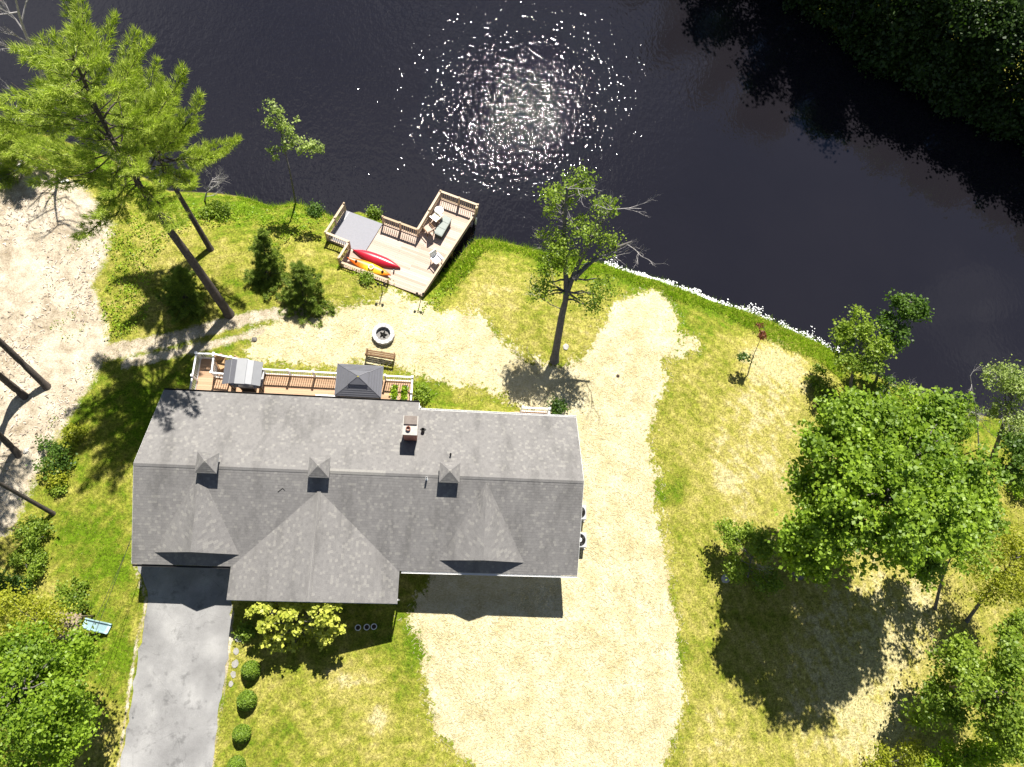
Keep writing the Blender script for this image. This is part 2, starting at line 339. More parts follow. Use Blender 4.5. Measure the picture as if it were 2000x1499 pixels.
DRY = [(1600, 1000, 300, .2), (620, 1420, 160, .1), (480, 500, 100, .12), (1650, 1300, 170, .32), (1510, 790, 90, .3), (1440, 930, 90, .3), (960, 560, 85, .35), (680, 1330, 42, .5), (740, 1405, 22, .7), (1545, 690, 60, .4), (1720, 1430, 140, .4), (330, 500, 50, .3),
       (1500, 690, 50, .35), (200, 1440, 45, .35), (700, 1440, 90, .2), (1150, 640, 60, .2), (600, 500, 50, .15), (1800, 1180, 100, .35), (1400, 1450, 70, .3), (310, 610, 40, .3), (560, 1350, 60, .12)]
GRN = [(225, 1290, 60, .35), (620, 1420, 110, .22), (810, 1250, 60, .35), (1312, 960, 34, .45), (1320, 1275, 30, .5), (1345, 640, 40, .2), (180, 1050, 70, .35), (1400, 1030, 60, .1), (840, 770, 60, .2), (440, 740, 120, .2), (480, 430, 60, .22), (1480, 1200, 80, .15),
       (250, 800, 110, .3), (470, 560, 80, .1), (1300, 1440, 30, .3), (230, 1130, 60, .3)]
gme, GX, GY, GZ_ = grid_mesh('ground', axis(-36, 52, .22, 600), axis(-15, 54, .22, 600), gz)
PX, PY = topx(GX, GY, np.zeros_like(GX))
dl_ = -sdf(WPOLY, GX, GY)
straw = np.maximum(soft(STRAW, PX, PY, 48), 0); lot = np.maximum(soft(LOT, PX, PY, 60), np.maximum(soft(PATH1, PX, PY, 26), soft(PATH2, PX, PY, 24) * .9))
drv = sdf(dr0, PX, PY); lot = np.maximum(lot, .62 * np.exp(-((drv + 3) / 7) ** 2)); dry = np.full(GX.shape, .42)
for x, y, r, a in DRY: dry += a * np.exp(-((PX - x) ** 2 + (PY - y) ** 2) / (r * r))
for x, y, r, a in GRN: dry -= a * np.exp(-((PX - x) ** 2 + (PY - y) ** 2) / (r * r))
dry -= .3 * np.exp(-((dl_ - 1.0) / 1.2) ** 2)
bankm = np.clip(.5 - (dl_ - .1) / .5, 0, 1)
inw = (np.abs(GX) < 60) & (np.abs(GY - 18) < 45)
for nme, arr in (('straw', straw), ('dirt', lot * (dl_ > .2)), ('dry', dry), ('bank', bankm)):
    a_ = gme.attributes.new(nme, 'FLOAT', 'POINT'); a_.data.foreach_set('value', np.where(inw, arr, .45 if nme == 'dry' else arr).astype(np.float32))
gme.materials.append(M['ground']); tag(link('ground', gme), 'sunlit lawn with dry patches, straw mulch strips and a bare dirt lot', None, None, 'structure')
wme, WX, WY, WZ_ = grid_mesh('river', axis(-60, 80, 1.2, 500), axis(-10, 90, 1.2, 500), lambda X, Y: np.full(X.shape, ZW))
qx, qy = topx(WX, WY, WZ_)
wd = .28 + .75 * np.exp(-((qx - 900) / 520) ** 2 - ((qy - 140) / 330) ** 2) - .25 * np.exp(-((qx - 1750) / 350) ** 2 - ((qy - 480) / 260) ** 2)
a_ = wme.attributes.new('wind', 'FLOAT', 'POINT'); a_.data.foreach_set('value', np.where((np.abs(WX) < 90) & (np.abs(WY) < 120), wd, .4).astype(np.float32))
wme.materials.append(M['water']); tag(link('river', wme), 'dark calm river with ripples and sun glitter', None, None, 'structure')

# driveway sheet
dr = [(268, 1100), (452, 1108), (451, 1240), (438, 1330), (424, 1420), (412, 1530), (404, 1640), (215, 1640), (232, 1530), (245, 1440), (258, 1350), (272, 1270), (288, 1195), (292, 1170)]
me = MB(); P0 = [gp(*p) for p in dr]
import mathutils
pts = [Vector((p.x, p.y)) for p in P0]
fine = []                                  # resample edge with a little wobble
for i in range(len(pts)):
    a, b = pts[i], pts[(i + 1) % len(pts)]; k = max(1, int((b - a).length / .35)); nrm = Vector((-(b - a).y, (b - a).x)).normalized()
    for j in range(k): fine.append(a.lerp(b, j / k) + nrm * random.uniform(-.09, .09))
xs = np.arange(min(p.x for p in pts), max(p.x for p in pts), .5); ys = np.arange(min(p.y for p in pts), max(p.y for p in pts), .5)
GXX, GYY = np.meshgrid(xs, ys); keep = sdf([(p.x, p.y) for p in fine], GXX, GYY) > .25
inner = [Vector((float(x), float(y))) for x, y in zip(GXX[keep], GYY[keep])]
ne = len(fine); vv, ee, ff, *_ = mathutils.geometry.delaunay_2d_cdt(fine + inner, [(i, (i + 1) % ne) for i in range(ne)], [], 1, 1e-5)
zz = gz(np.array([v.x for v in vv]), np.array([v.y for v in vv]))
me.add([(v.x, v.y, float(z) + .022) for v, z in zip(vv, zz)], [tuple(f) for f in ff])
tag(me.build('driveway', M['asphalt'], None, True), 'pale worn asphalt driveway', None, None, 'structure')

# ================================================================== house
PSI = -.0216; UC, VC = -3.5, 6.0
def HW(u, v, z=0): return Vector((math.cos(PSI) * u - math.sin(PSI) * v, math.sin(PSI) * u + math.cos(PSI) * v, z))
house = thing('house', 'long single storey house with grey shingle gable roofs', 'house', HW(UC, VC, 0), PSI)
def h(u, v, z): return Vector((u - UC, v - VC, z))
U0, U1, V0, VR, VB, VE, US = -15.47, 8.05, 1.57, 6.5, 11.1, 10.6, -1.18
HE, HR = 2.72, 4.7; SF = (HR - HE) / (VR - V0); SB = .5
def zb(v): return HR - SB * (v - VR)
W1, W2, WV, WHR = -10.48, -1.68, -.12, 4.3; WC = (W1 + W2) / 2
def course_mesh(name, e0, e1, r0, r1, parent, mat, under=True, exp_=.145, thick=.11):
    """roof plane from eave edge e0-e1 up to r0-r1, built as real overlapping courses"""
    e0, e1, r0, r1 = map(Vector, (e0, e1, r0, r1)); nrm = (e1 - e0).cross(r0 - e0).normalized()
    if nrm.z < 0: nrm = -nrm
    ln = ((r0 + r1) / 2 - (e0 + e1) / 2).length; n = max(2, int(ln / exp_)); vs = []; fs = []; uv = []
    wdt = (e1 - e0).length; dirv = (e1 - e0).normalized()
    for k in range(n):
        a, b = k / n, (k + 1) / n
        p = [e0.lerp(r0, a) + nrm * .006, e1.lerp(r1, a) + nrm * .006, e1.lerp(r1, b), e0.lerp(r0, b)]
        i = len(vs); low = [e0.lerp(r0, a) - nrm * .004, e1.lerp(r1, a) - nrm * .004]
        vs += p + low; fs += [(i, i + 1, i + 2, i + 3), (i + 4, i + 5, i + 1, i)]
        U = [(q - e0).dot(dirv) + 31 for q in p]
        uv += [(U[0], k + .1), (U[1], k + .1), (U[2], k + .9), (U[3], k + .9), (U[0], k + .1), (U[1], k + .1), (U[1], k + .12), (U[0], k + .12)]
    me = bpy.data.meshes.new(name); me.from_pydata(vs, [], fs); l = me.uv_layers.new(name='uv'); l.data.foreach_set('uv', np.array(uv, np.float32).ravel()); me.update()
    me.materials.append(mat); o = link(name, me, parent)
    if under:
        d = nrm * -thick
        MB().slab([e0 - nrm * .006, e1 - nrm * .006, r1 - nrm * .006, r0 - nrm * .006], d).build('roof_deck', M['trim'], o)
    return o
roof = MB().slab([h(U0, VR - .14, HR - .14 * SF + .02), h(U1, VR - .14, HR - .14 * SF + .02), h(U1, VR, HR + .022), h(U0, VR, HR + .022)], (0, 0, -.01)).slab([h(U0, VR, HR + .022), h(U1, VR, HR + .022), h(U1, VR + .14, HR - .14 * SB + .02), h(U0, VR + .14, HR - .14 * SB + .02)], (0, 0, -.01)).build('roof', M['shingle'], house)      # ridge cap carries the planes
tagr = roof.data.uv_layers.new(name='uv')
course_mesh('roof_slope', h(U0, V0, HE), h(U1, V0, HE), h(U0, VR, HR), h(U1, VR, HR), roof, M['shingle'])
course_mesh('roof_slope', h(US, VB, zb(VB)), h(U0, VB, zb(VB)), h(US, VR, HR), h(U0, VR, HR), roof, M['shingle'])
course_mesh('roof_slope', h(U1, VE, zb(VE)), h(US, VE, zb(VE)), h(U1, VR, HR), h(US, VR, HR), roof, M['shingle'])
vw = VR - (HR - WHR) / SF + .25
course_mesh('roof_slope', h(W1, vw, 2.7), h(W1, WV, 2.7), h(WC, vw, WHR), h(WC, WV, WHR), roof, M['shingle'])
course_mesh('roof_slope', h(W2, WV, 2.7), h(W2, vw, 2.7), h(WC, WV, WHR), h(WC, vw, WHR), roof, M['shingle'])
MB().box(h(WC, (WV + vw) / 2, WHR + .012), (.2, vw - WV - .02, .03)).build('ridge_cap', M['shingle'], roof).data.uv_layers.new(name='uv')
for uc, hw in ((-12.2, 2.13), (2.74, 2.3)):     # the two gable dormers
    dv, dz, de = 2.17, 4.08, 2.97; va = VR - .32; za = HR - .32 * SF + .03
    dm = MB().slab([h(uc - hw + .35, dv + .3, 2.75), h(uc + hw - .35, dv + .3, 2.75), h(uc + .05, dv + .3, dz - .16), h(uc - .05, dv + .3, dz - .16)], (0, .1, 0)).build('dormer', M['siding'], house)
    course_mesh('dormer_slope', h(uc - .06, va, za - .03), h(uc - hw, dv, de), h(uc, va, za), h(uc, dv, dz), dm, M['shingle'], thick=.08)
    course_mesh('dormer_slope', h(uc + hw, dv, de), h(uc + .06, va, za - .03), h(uc, dv, dz), h(uc, va, za), dm, M['shingle'], thick=.08)
    MB().box(h(uc, dv + .285, 3.32), (.6, .04, .4)).build('gable_vent', M['trim'], dm)
# walls
OV = .35
def wall(pts, off): return MB().slab([h(*p) for p in pts], off).build('wall', M['siding'], house)
zb0 = -.9
wf = V0 + .42
w_front = wall([(U0 + OV, wf, zb0), (U1 - OV, wf, zb0), (U1 - OV, wf, HE - .02), (U0 + OV, wf, HE - .02)], (0, .15, 0))
w_left = wall([(U0 + OV, VB - .4, zb0), (U0 + OV, wf + .16, zb0), (U0 + OV, wf + .16, HE + .02), (U0 + OV, VR, HR - .16), (U0 + OV, VB - .4, zb(VB) + .02)], (.15, 0, 0))
w_right = wall([(U1 - OV, wf + .16, zb0), (U1 - OV, VE - .4, zb0), (U1 - OV, VE - .4, zb(VE) + .02), (U1 - OV, VR, HR - .16), (U1 - OV, wf + .16, HE + .02)], (-.15, 0, 0))
w_back = wall([(US - .3, VB - .4, zb0), (U0 + OV + .16, VB - .4, zb0), (U0 + OV + .16, VB - .4, zb(VB) + .0), (US - .3, VB - .4, zb(VB) + .0)], (0, -.15, 0))
w_back2 = wall([(U1 - OV - .16, VE - .4, zb0), (US - .3, VE - .4, zb0), (US - .3, VE - .4, zb(VE)), (U1 - OV - .16, VE - .4, zb(VE))], (0, -.15, 0))
w_wing = wall([(W1 + .3, WV + .3, zb0), (W2 - .12, WV + .3, zb0), (W2 - .12, WV + .3, 2.62), (WC, WV + .3, WHR - .16), (W1 + .3, WV + .3, 2.62)], (0, .15, 0))
w_wr = wall([(W2 - .12, WV + .46, zb0), (W2 - .12, wf - .01, zb0), (W2 - .12, wf - .01, 2.6), (W2 - .12, WV + .46, 2.6)], (-.15, 0, 0))
w_wl = wall([(W1 + .3, wf - .01, zb0), (W1 + .3, WV + .46, zb0), (W1 + .3, WV + .46, 2.6), (W1 + .3, wf - .01, 2.6)], (.15, 0, 0))
def window(parent, c, wd, ht, axis_, sgn, name='window'):     # frame, sill and pane proud of the wall
    d = (wd, .05, ht) if axis_ == 'v' else (.05, wd, ht); o = Vector((0, sgn * .03, 0)) if axis_ == 'v' else Vector((sgn * .03, 0, 0)); c = h(*c)
    fr = MB()
    for a in (-1, 1):
        fr.box(c + o + Vector((0, 0, a * (ht / 2 - .04))), (d[0], .06, .08) if axis_ == 'v' else (.06, d[1], .08))
        fr.box(c + o + (Vector((a * (wd / 2 - .04), 0, 0)) if axis_ == 'v' else Vector((0, a * (wd / 2 - .04), 0))), (.08, .06, ht - .16) if axis_ == 'v' else (.06, .08, ht - .16))
    f = fr.build(name, M['trim'], parent)
    k = (wd - .17, .02, ht - .17) if axis_ == 'v' else (.02, wd - .17, ht - .17)
    MB().box(c + o * .7, k).build('pane', M['glass'], f)
    MB().box(c + o * 1.6 + Vector((0, 0, -ht / 2 - .03)), (wd + .12, .14, .05) if axis_ == 'v' else (.14, wd + .12, .05)).build('sill', M['trim'], f)
for u in (.6, 3.0, 5.6): window(w_front, (u, wf, 1.45), 1.2, 1.2, 'v', -1)
for u in (-8.6, -4.4): window(w_wing, (u, WV + .3, 1.4), 1.4, 1.3, 'v', -1)
for v in (4.2, 8.2): window(w_right, (U1 - OV, v, 1.55), 1.0, 1.1, 'u', 1)
window(w_left, (U0 + OV, 5.5, 1.55), 1.0, 1.1, 'u', -1); window(w_left, (U0 + OV, 8.6, 1.55), 1.0, 1.1, 'u', -1)
for u in (-9.0, -2.6): window(w_back, (u, VB - .4, 1.45), 1.3, 1.1, 'v', 1)
for u in (.8, 3.2): window(w_back2, (u, VE - .4, 1.5), 1.0, 1.0, 'v', 1)
gd = MB().box(h(-12.8, wf - .03, 1.12), (3.9, .05, 2.2)).build('garage_door', M['trim'], w_front)
for r in range(4):
    for q in range(4): MB().box(h(-12.8 - 1.42 + q * .95, wf - .065, .36 + r * .53), (.8, .02, .4)).build('panel', M['white'], gd)
dd = MB().box(h(-.6, wf - .03, 1.1), (.95, .05, 2.05)).build('front_door', M['door'], w_front); MB().box(h(-.95, wf - .08, 1.1), (.05, .06, .12)).build('handle', M['steel'], dd)
for u in (-6.6, -12.2): 
    pd = MB().box(h(u, VB - .37, 1.4), (1.7, .05, 1.78)).build('patio_door', M['trim'], w_back)
    for a in (-.42, .42): MB().box(h(u + a, VB - .34, 1.4), (.68, .02, 1.55)).build('pane', M['glass'], pd)
pd = MB().box(h(5.85, VE - .37, 1.3), (.9, .05, 1.9)).build('back_door', M['trim'], w_back2); MB().box(h(5.5, VE - .33, 1.2), (.05, .06, .1)).build('handle', M['steel'], pd)
# gutters, fascia, downspouts
def gutter(a, b, mat, name='gutter'):
    a, b = h(*a), h(*b); t = (b - a).normalized(); n = Vector((-t.y, t.x, 0)); g = MB(); w_ = .1
    prof = [(-.0, 0), (-.0, -.1), (w_, -.1), (w_, .0), (w_ - .012, .0), (w_ - .012, -.085), (.012, -.085), (.012, 0)]
    vs = [p + n * -q[0] + Vector((0, 0, q[1])) for p in (a, b) for q in prof]; k = len(prof)
    g.add(vs, [(i, (i + 1) % k, k + (i + 1) % k, k + i) for i in range(k)]); return g.build(name, mat, house)
M['darkmetal'] = simple('dark_bronze_metal', (.03, .028, .027), .5, .2)
gutter((W2 + .1, V0 - .015, HE - .03), (U1, V0 - .015, HE - .03), M['white'])
gutter((U0, V0 - .015, HE - .03), (W1 - .08, V0 - .015, HE - .03), M['darkmetal'])
gutter((U1, VE + .015, zb(VE) - .02), (US + .1, VE + .015, zb(VE) - .02), M['white'])
gutter((US, VB + .015, zb(VB) - .02), (U0, VB + .015, zb(VB) - .02), M['darkmetal'])
MB().box(h(W1 + .2, WV + .2, .9), (.09, .1, 3.3)).build('downspout', M['white'], house)
MB().box(h(W2 - .02, WV + .2, .9), (.08, .08, 3.3)).build('downspout', M['white'], house)
MB().box(h(US + .06, VB - .2, .9), (.09, .09, 2.6)).build('downspout', M['white'], house)
for (ua, va, za, ub, vb_, zb_) in ((U0, V0, HE, U0, VR, HR), (U1, V0, HE, U1, VR, HR), (U0, VB, zb(VB), U0, VR, HR), (U1, VE, zb(VE), U1, VR, HR), (W1, WV, 2.7, WC, WV, WHR), (W2, WV, 2.7, WC, WV, WHR), (US, VE, zb(VE) - .02, US, VB, zb(VB) - .02)):
    a, b = h(ua, va, za - .03), h(ub, vb_, zb_ - .03); n = Vector((0, 0, -.15)); sgn = -1 if ua in (U0,) else 1
    o = Vector((sgn * .02, 0, 0)) if ua == ub else Vector((0, -.02, 0))
    MB().slab([a, b, b + n, a + n], o).build('rake_board', M['trim'], house)
# cupolas
M['louver'] = simple('louver_brown', (.055, .05, .045), .7, .2)
for uc in (-11.72, -6.07, .72):
    cu = MB().prism([tuple(h(uc + a * .4, VR + .1 + b * .4, 0))[:2] for a, b in ((-1, -1), (1, -1), (1, 1), (-1, 1))], HR - .25, HR + .42).build('cupola', M['white'], house)
    for k in range(4):
        MB().box(h(uc, VR + .1 - .41, HR - .0 + k * .1), (.6, .03, .06)).build('louver', M['louver'], cu)
        MB().box(h(uc, VR + .1 + .41, HR - .0 + k * .1), (.6, .03, .06)).build('louver', M['louver'], cu)
    c4 = [h(uc + a * .54, VR + .1 + b * .54, HR + .42) for a, b in ((-1, -1), (1, -1), (1, 1), (-1, 1))]; ap = h(uc, VR + .1, HR + .86)
    for k in range(4):
        course_mesh('cupola_roof_slope', c4[k], c4[(k + 1) % 4], ap.lerp(c4[k], .02), ap.lerp(c4[(k + 1) % 4], .02), cu, M['shingle'], under=False, exp_=.11)
    MB().slab(c4, (0, 0, -.05)).build('cupola_soffit', M['trim'], cu)
# chimney and vents
ch = MB().box(h(-1.5, 9.02, 4.0), (.72, .98, 2.5)).build('chimney', M['brick'], house)
MB().box(h(-1.5, 9.02, 5.27), (.8, 1.06, .07)).build('crown', M['stone'], ch)
MB().box(h(-1.5, 9.29, 5.35), (.7, .46, .1)).build('flue_cover', simple('rusty_tin', (.17, .14, .12), .6, .25), ch)
MB().lathe([(.1, 0), (.13, 0), (.13, .16), (.1, .16), (.1, 0)], 14, h(-1.6, 8.82, 5.3)).build('flue', M['brick'], ch)
for (u, v, z, r, hh, mt) in ((-.48, 6.3, HR - .2 * SF, .05, .4, 'white'), (.74, 7.75, zb(7.75), .045, .35, 'darkmetal'), (-.85, 9.2, zb(9.2), .1, .4, 'darkmetal')):
    MB().lathe([(r * .8, hh), (r, hh), (r, 0), (r * 2, -.02)], 12, h(u, v, z)).build('vent_pipe', M[mt], house, True)
MB().tube([h(-8.2 + i * .12, 5.55 - abs(i - 2) * .1, HR - (VR - 5.55 + abs(i - 2) * .1) * SF + .03) for i in range(4)], .012, 5).build('antenna_cable', M['cable'], house)

# ---- back deck
ZD = .5
deck = thing('back_deck', 'long tan back deck with white railings behind the house', 'deck', HW(-8, 12, 0), PSI)
def dk(u, v, z): return Vector((u + 8, v - 12, z))
DP = [(-14.45, VB - .38), (-1.65, VB - .38), (-1.65, 12.98), (-10.5, 12.98), (-11.36, 13.42), (-13.37, 13.76), (-14.42, 13.72)]
v = VB - .3
while v < 13.7:
    us = []
    vv_ = v + .07
    lo = -14.42; hi = -1.68
    if vv_ > 12.95:
        hi = np.interp(vv_, [12.95, 13.42, 13.74], [-10.55, -11.4, -13.35])
    L = hi - lo; ncut = max(1, round(L / 4.2)); offs = 0 if int(v * 10) % 2 else .8
    cuts = [lo] + [min(hi - .5, lo + L * (i + 1) / ncut - offs) for i in range(ncut - 1)] + [hi]
    for a, b in zip(cuts[:-1], cuts[1:]):
        if b - a > .1: piece('deck_board', M['deckboard'], deck, dk((a + b) / 2, v + .07, ZD - .015), (b - a - .006, .137, .03))
    v += .143
MB().prism([tuple(dk(u * .995 - .04, v_ - .06, 0))[:2] for u, v_ in DP], ZD - .25, ZD - .04).build('frame', M['brownwood'], deck)
for u in (-14.2, -11.5, -8.5, -5.5, -2.0): piece('support_post', M['brownwood'], deck, dk(u, 12.7, -.35), (.14, .14, 1.3))
NB = 0
def railing(parent, loc, pts, z, ht, mp_, mr, mb, post=.1, step=.13, cap=True, maxseg=1.9, capw=.09):
    for (a, b) in zip(pts[:-1], pts[1:]):
        a2, b2 = Vector(a), Vector(b); d = b2 - a2; L = d.length; an = math.atan2(d.y, d.x); k = max(1, math.ceil(L / maxseg))
        for i in range(k + (1 if b == pts[-1] else 0)):
            p = a2.lerp(b2, i / k); q = loc(p.x, p.y, z + ht / 2 + .04); po = piece('rail_post', mp_, parent, q, (post, post, ht + .08), an)
            if cap: piece('post_cap', mp_, parent, loc(p.x, p.y, z + ht + .1), (post * 1.35, post * 1.35, .045), an)
        mid = a2.lerp(b2, .5)
        piece('top_rail', mr, parent, loc(mid.x, mid.y, z + ht - .03), (L - post, capw, .05), an); piece('bottom_rail', mr, parent, loc(mid.x, mid.y, z + .1), (L - post, .05, .06), an)
        for i in range(1, int(L / step)):
            p = a2.lerp(b2, i / int(L / step)); piece('baluster', mb, parent, loc(p.x, p.y, z + .1 + (ht - .17) / 2 + .01), (.036, .036, ht - .17), an)
railing(deck, dk, [(-14.4, VB - .2), (-14.37, 13.68), (-13.37, 13.7), (-11.36, 13.38), (-10.52, 12.92), (-6.1, 12.92)], ZD, .98, M['white'], M['white'], M['white'])
railing(deck, dk, [(-3.35, 12.92), (-1.72, 12.92), (-1.72, VB - .1)], ZD, .98, M['white'], M['white'], M['white'])
railing(deck, dk, [(-13.37, 13.6), (-13.35, 12.55), (-12.5, 12.5)], ZD, .98, M['white'], M['white'], M['white'], .09)

# ---- grill gazebo with stepped grey roof
gg = thing('grill_gazebo', 'small grill gazebo with pale grey ridged metal roof on the deck', 'gazebo', HW(-11.35, 12.35, ZD), PSI)
for a in (-.85, .85):
    for b in (-.5, .5): piece('post', M['black'], gg, (a, b, .95), (.07, .07, 1.9))
    piece('counter', M['steel'], gg, (a * .95, 0, .85), (.3, 1.0, .04)); piece('rail', M['black'], gg, (a, 0, 1.88), (.05, 1.06, .06))
for b in (-.5, .5): piece('rail', M['black'], gg, (0, b, 1.9), (1.7, .05, .05))
for sgn in (-1, 1):
    prof = [(1.06, 1.82), (.62, 2.06), (.2, 2.2)]
    for (x0, z0), (x1, z1) in zip(prof[:-1], prof[1:]):
        MB().slab([(sgn * x0, -.72, z0), (sgn * x0, .72, z0), (sgn * x1, .72, z1), (sgn * x1, -.72, z1)], (0, 0, -.025)).build('roof_panel', M['metallight'] if sgn > 0 else M['metalroof'], gg)
MB().slab([(-.28, -.76, 2.24), (.28, -.76, 2.24), (.28, .76, 2.24), (-.28, .76, 2.24)], (0, 0, -.04)).build('roof_panel', M['metallight'], gg)
for x in (-.62, .62): MB().tube([(x, -.73, 2.075), (x, .73, 2.075)], .014, 6).build('roof_seam', M['metallight'], gg)
gr = thing('grill', 'steel barbecue grill standing under the small grill gazebo', 'grill', HW(-11.3, 12.0, ZD), PSI)
piece('cart', M['black'], gr, (0, 0, .42), (.8, .5, .8)); MB().tube([(-.42, 0, .86), (.42, 0, .86)], .27, 14).build('lid', M['steel'], gr, True)
for a in (-.58, .58): piece('shelf', M['steel'], gr, (a, 0, .8), (.32, .46, .03))
# ---- hip gazebo
hg = thing('hardtop_gazebo', 'dark grey hipped hardtop gazebo on the deck', 'gazebo', HW(-4.74, 12.28, ZD), PSI)
for a in (-1.2, 1.2):
    for b in (-.8, .5): piece('post', M['black'], hg, (a, b, .92), (.09, .09, 1.84))
HX, HY0, HY1 = 1.33, -1.0, .95
for lv, (k0, k1, z0, z1) in enumerate(((1, .34, 1.84, 2.3), (.42, .04, 2.36, 2.62))):
    cc = [(-HX, HY0), (HX, HY0), (HX, HY1), (-HX, HY1)]
    for i in range(4):
        a, b = cc[i], cc[(i + 1) % 4]; A = [Vector((a[0] * k0, a[1] * k0, z0)), Vector((b[0] * k0, b[1] * k0, z0)), Vector((b[0] * k1, b[1] * k1, z1)), Vector((a[0] * k1, a[1] * k1, z1))]
        pn = MB().slab(A, (0, 0, -.03)).build('roof_panel', M['metalroof'], hg)
        if lv == 0:
            for t in np.linspace(0, 1, 7)[1:-1]:           # raised ribs across each panel
                p, q = A[0].lerp(A[3], t) + Vector((0, 0, .008)), A[1].lerp(A[2], t) + Vector((0, 0, .008)); MB().tube([p, q], .012, 4).build('rib', M['metalroof'], pn)
        MB().tube([A[0], A[3]], .02, 6).build('hip_cap', M['metalroof'], hg)
for b in (HY0 + .02, HY1 - .02): piece('beam', M['black'], hg, (0, b, 1.79), (2.6, .05, .1))
for a in (-HX + .02, HX - .02): piece('beam', M['metallight'], hg, (a, -.02, 1.79), (.05, 1.85, .1))
# ---- deck furniture
def table(name, label, u, v, w_, d_, ht, mt, z=ZD):
    t = thing(name, label, 'table', HW(u, v, z), PSI); piece('table_top', mt, t, (0, 0, ht), (w_, d_, .04))
    for a in (-1, 1):
        for b in (-1, 1): piece('leg', mt, t, (a * (w_ / 2 - .05), b * (d_ / 2 - .05), ht / 2), (.05, .05, ht))
table('side_table', 'narrow white table on the deck beside the dark hipped gazebo', -6.75, 11.42, 1.2, .45, .6, M['white'])
def armchair(name, label, loc, rz, mf, mc, grp=None):
    t = thing(name, label, 'chair', loc, rz, grp)
    for a in (-.27, .27):
        for b in (-.25, .25): piece('leg', mf, t, (a, b, .2), (.04, .04, .4))
        piece('armrest', mf, t, (a * 1.08, 0, .6), (.06, .56, .035)); piece('arm_post', mf, t, (a * 1.08, .22, .5), (.035, .035, .2))
    piece('seat', mc, t, (0, 0, .42), (.52, .54, .07))
    MB().slab([(-.26, -.26, .44), (.26, -.26, .44), (.26, -.4, .95), (-.26, -.4, .95)], (0, -.05, -.01)).build('backrest', mc, t)
for i, (u, v, rz) in enumerate(((-12.95, 13.28, -2.6), (-12.2, 13.2, 2.6))):
    armchair('deck_chair', ('tan cushioned deck chair in the corner nearest the railing post', 'tan cushioned deck chair closer to the grill gazebo roof')[i], HW(u, v, ZD), PSI + rz, M['brownwood'], M['fabric'], 'tan deck chairs')
for i, u in enumerate((-2.75, -2.15)):
    t = thing('planter_box', ('white planter box of leafy plants next to the hipped gazebo', 'white planter box of leafy plants next to the deck end railing')[i], 'planter', HW(u, 11.95, ZD), PSI, 'white planters on the deck')
    for a in (-.16, .16): piece('side', M['white'], t, (a, 0, .22), (.03, 1.2, .44))
    for b in (-.585, .585): piece('end', M['white'], t, (0, b, .22), (.29, .03, .44))
    piece('soil', M['soil'], t, (0, 0, .34), (.28, 1.13, .1)); t['leafy'] = 1

# ================================================================== dock
dockc = Vector((KO[0], KO[1], ZW)) + EA * .5 + EB * 4
dock = thing('dock', 'tan wooden dock with railings standing over the river edge', 'dock', dockc, 0)
def kl(p, q, z=ZK): return kw(p, q, z) - dockc
def redge(q): return 2.75 - .4 * q / 7.3
q = .0; bw = .143
while q < 7.2:
    qm = q + bw / 2
    if qm < 3.36: lo = -.02
    elif qm < 5.86: lo = -2.42
    else: lo = -3.42
    hi = redge(qm); L = hi - lo; cuts = [lo, hi] if L < 3.8 else [lo, lo + (1.9 if int(q * 7) % 2 else 3.1), hi]
    for a, b in zip(cuts[:-1], cuts[1:]): piece('deck_board', M['dockboard'], dock, kl((a + b) / 2, qm, ZK - .016), (b - a - .008, bw - .008, .032), A_)
    q += bw
MB().slab([kl(-5.1, 3.38, ZK - .02), kl(-2.45, 3.38, ZK - .02), kl(-2.45, 5.86, ZK - .02), kl(-5.1, 5.86, ZK - .02)], (0, 0, .045)).build('grey_platform', M['mat'], dock)
for k in range(4): MB().slab([kl(-5.0 + .06 * k, 3.4, ZK + .026), kl(-4.98 + .06 * k, 3.4, ZK + .026), kl(-4.98 + .06 * k, 5.8, ZK + .026), kl(-5.0 + .06 * k, 5.8, ZK + .026)], (0, 0, .01)).build('grip_strip', M['white'], dock) if k in (0, 3) else None
fr = [kl(-.02, .02), kl(2.75, .02), kl(2.33, 7.25), kl(-3.42, 7.25), kl(-3.4, 5.9), kl(-5.1, 5.86), kl(-5.1, 3.4), kl(-.02, 3.38)]
for a, b in zip(fr, fr[1:] + fr[:1]):
    d = b - a; piece('rim_joist', M['dockboard'], dock, (a + b) / 2 + Vector((0, 0, -.13)), (d.length, .05, .2), math.atan2(d.y, d.x))
for (p, q) in ((.1, .1), (2.65, .1), (2.5, 3.4), (.1, 3.3), (2.3, 7.0), (-.1, 7.0), (-3.3, 7.1), (-5.0, 3.5), (-5.0, 5.7), (-2.5, 3.5), (-2.5, 5.7)): piece('pile', M['brownwood'], dock, kl(p, q, ZK - .9), (.16, .16, 1.7), A_)
def kxy(x, y, z):
    return Vector((x, y, z)) - dockc
def kpts(l): return [tuple(kw(p, q))[:2] for p, q in l]
rw, rb = M['railwood'], M['railwood']
railing(dock, kxy, kpts([(2.72, .35), (2.72, .06), (.04, .06), (.04, 3.34), (-2.4, 3.34)]), ZK, .95, rw, rw, rb, .1, .14, False, 2.0, .14)
railing(dock, kxy, kpts([(-5.06, 3.42), (-5.06, 5.82), (-3.42, 5.88), (-3.42, 7.22)]), ZK, .95, rw, rw, rb, .1, .14, False, 2.0, .14)
railing(dock, kxy, kpts([(-3.42, 7.22), (-.06, 7.26)]), ZK, .5, rw, rw, rb, .1, .14, False, 2.0, .14)
for q0 in np.linspace(.4, 7.0, 6): piece('curb_post', rw, dock, kl(redge(q0) - .06, q0, ZK + .1), (.09, .09, .24), B_)
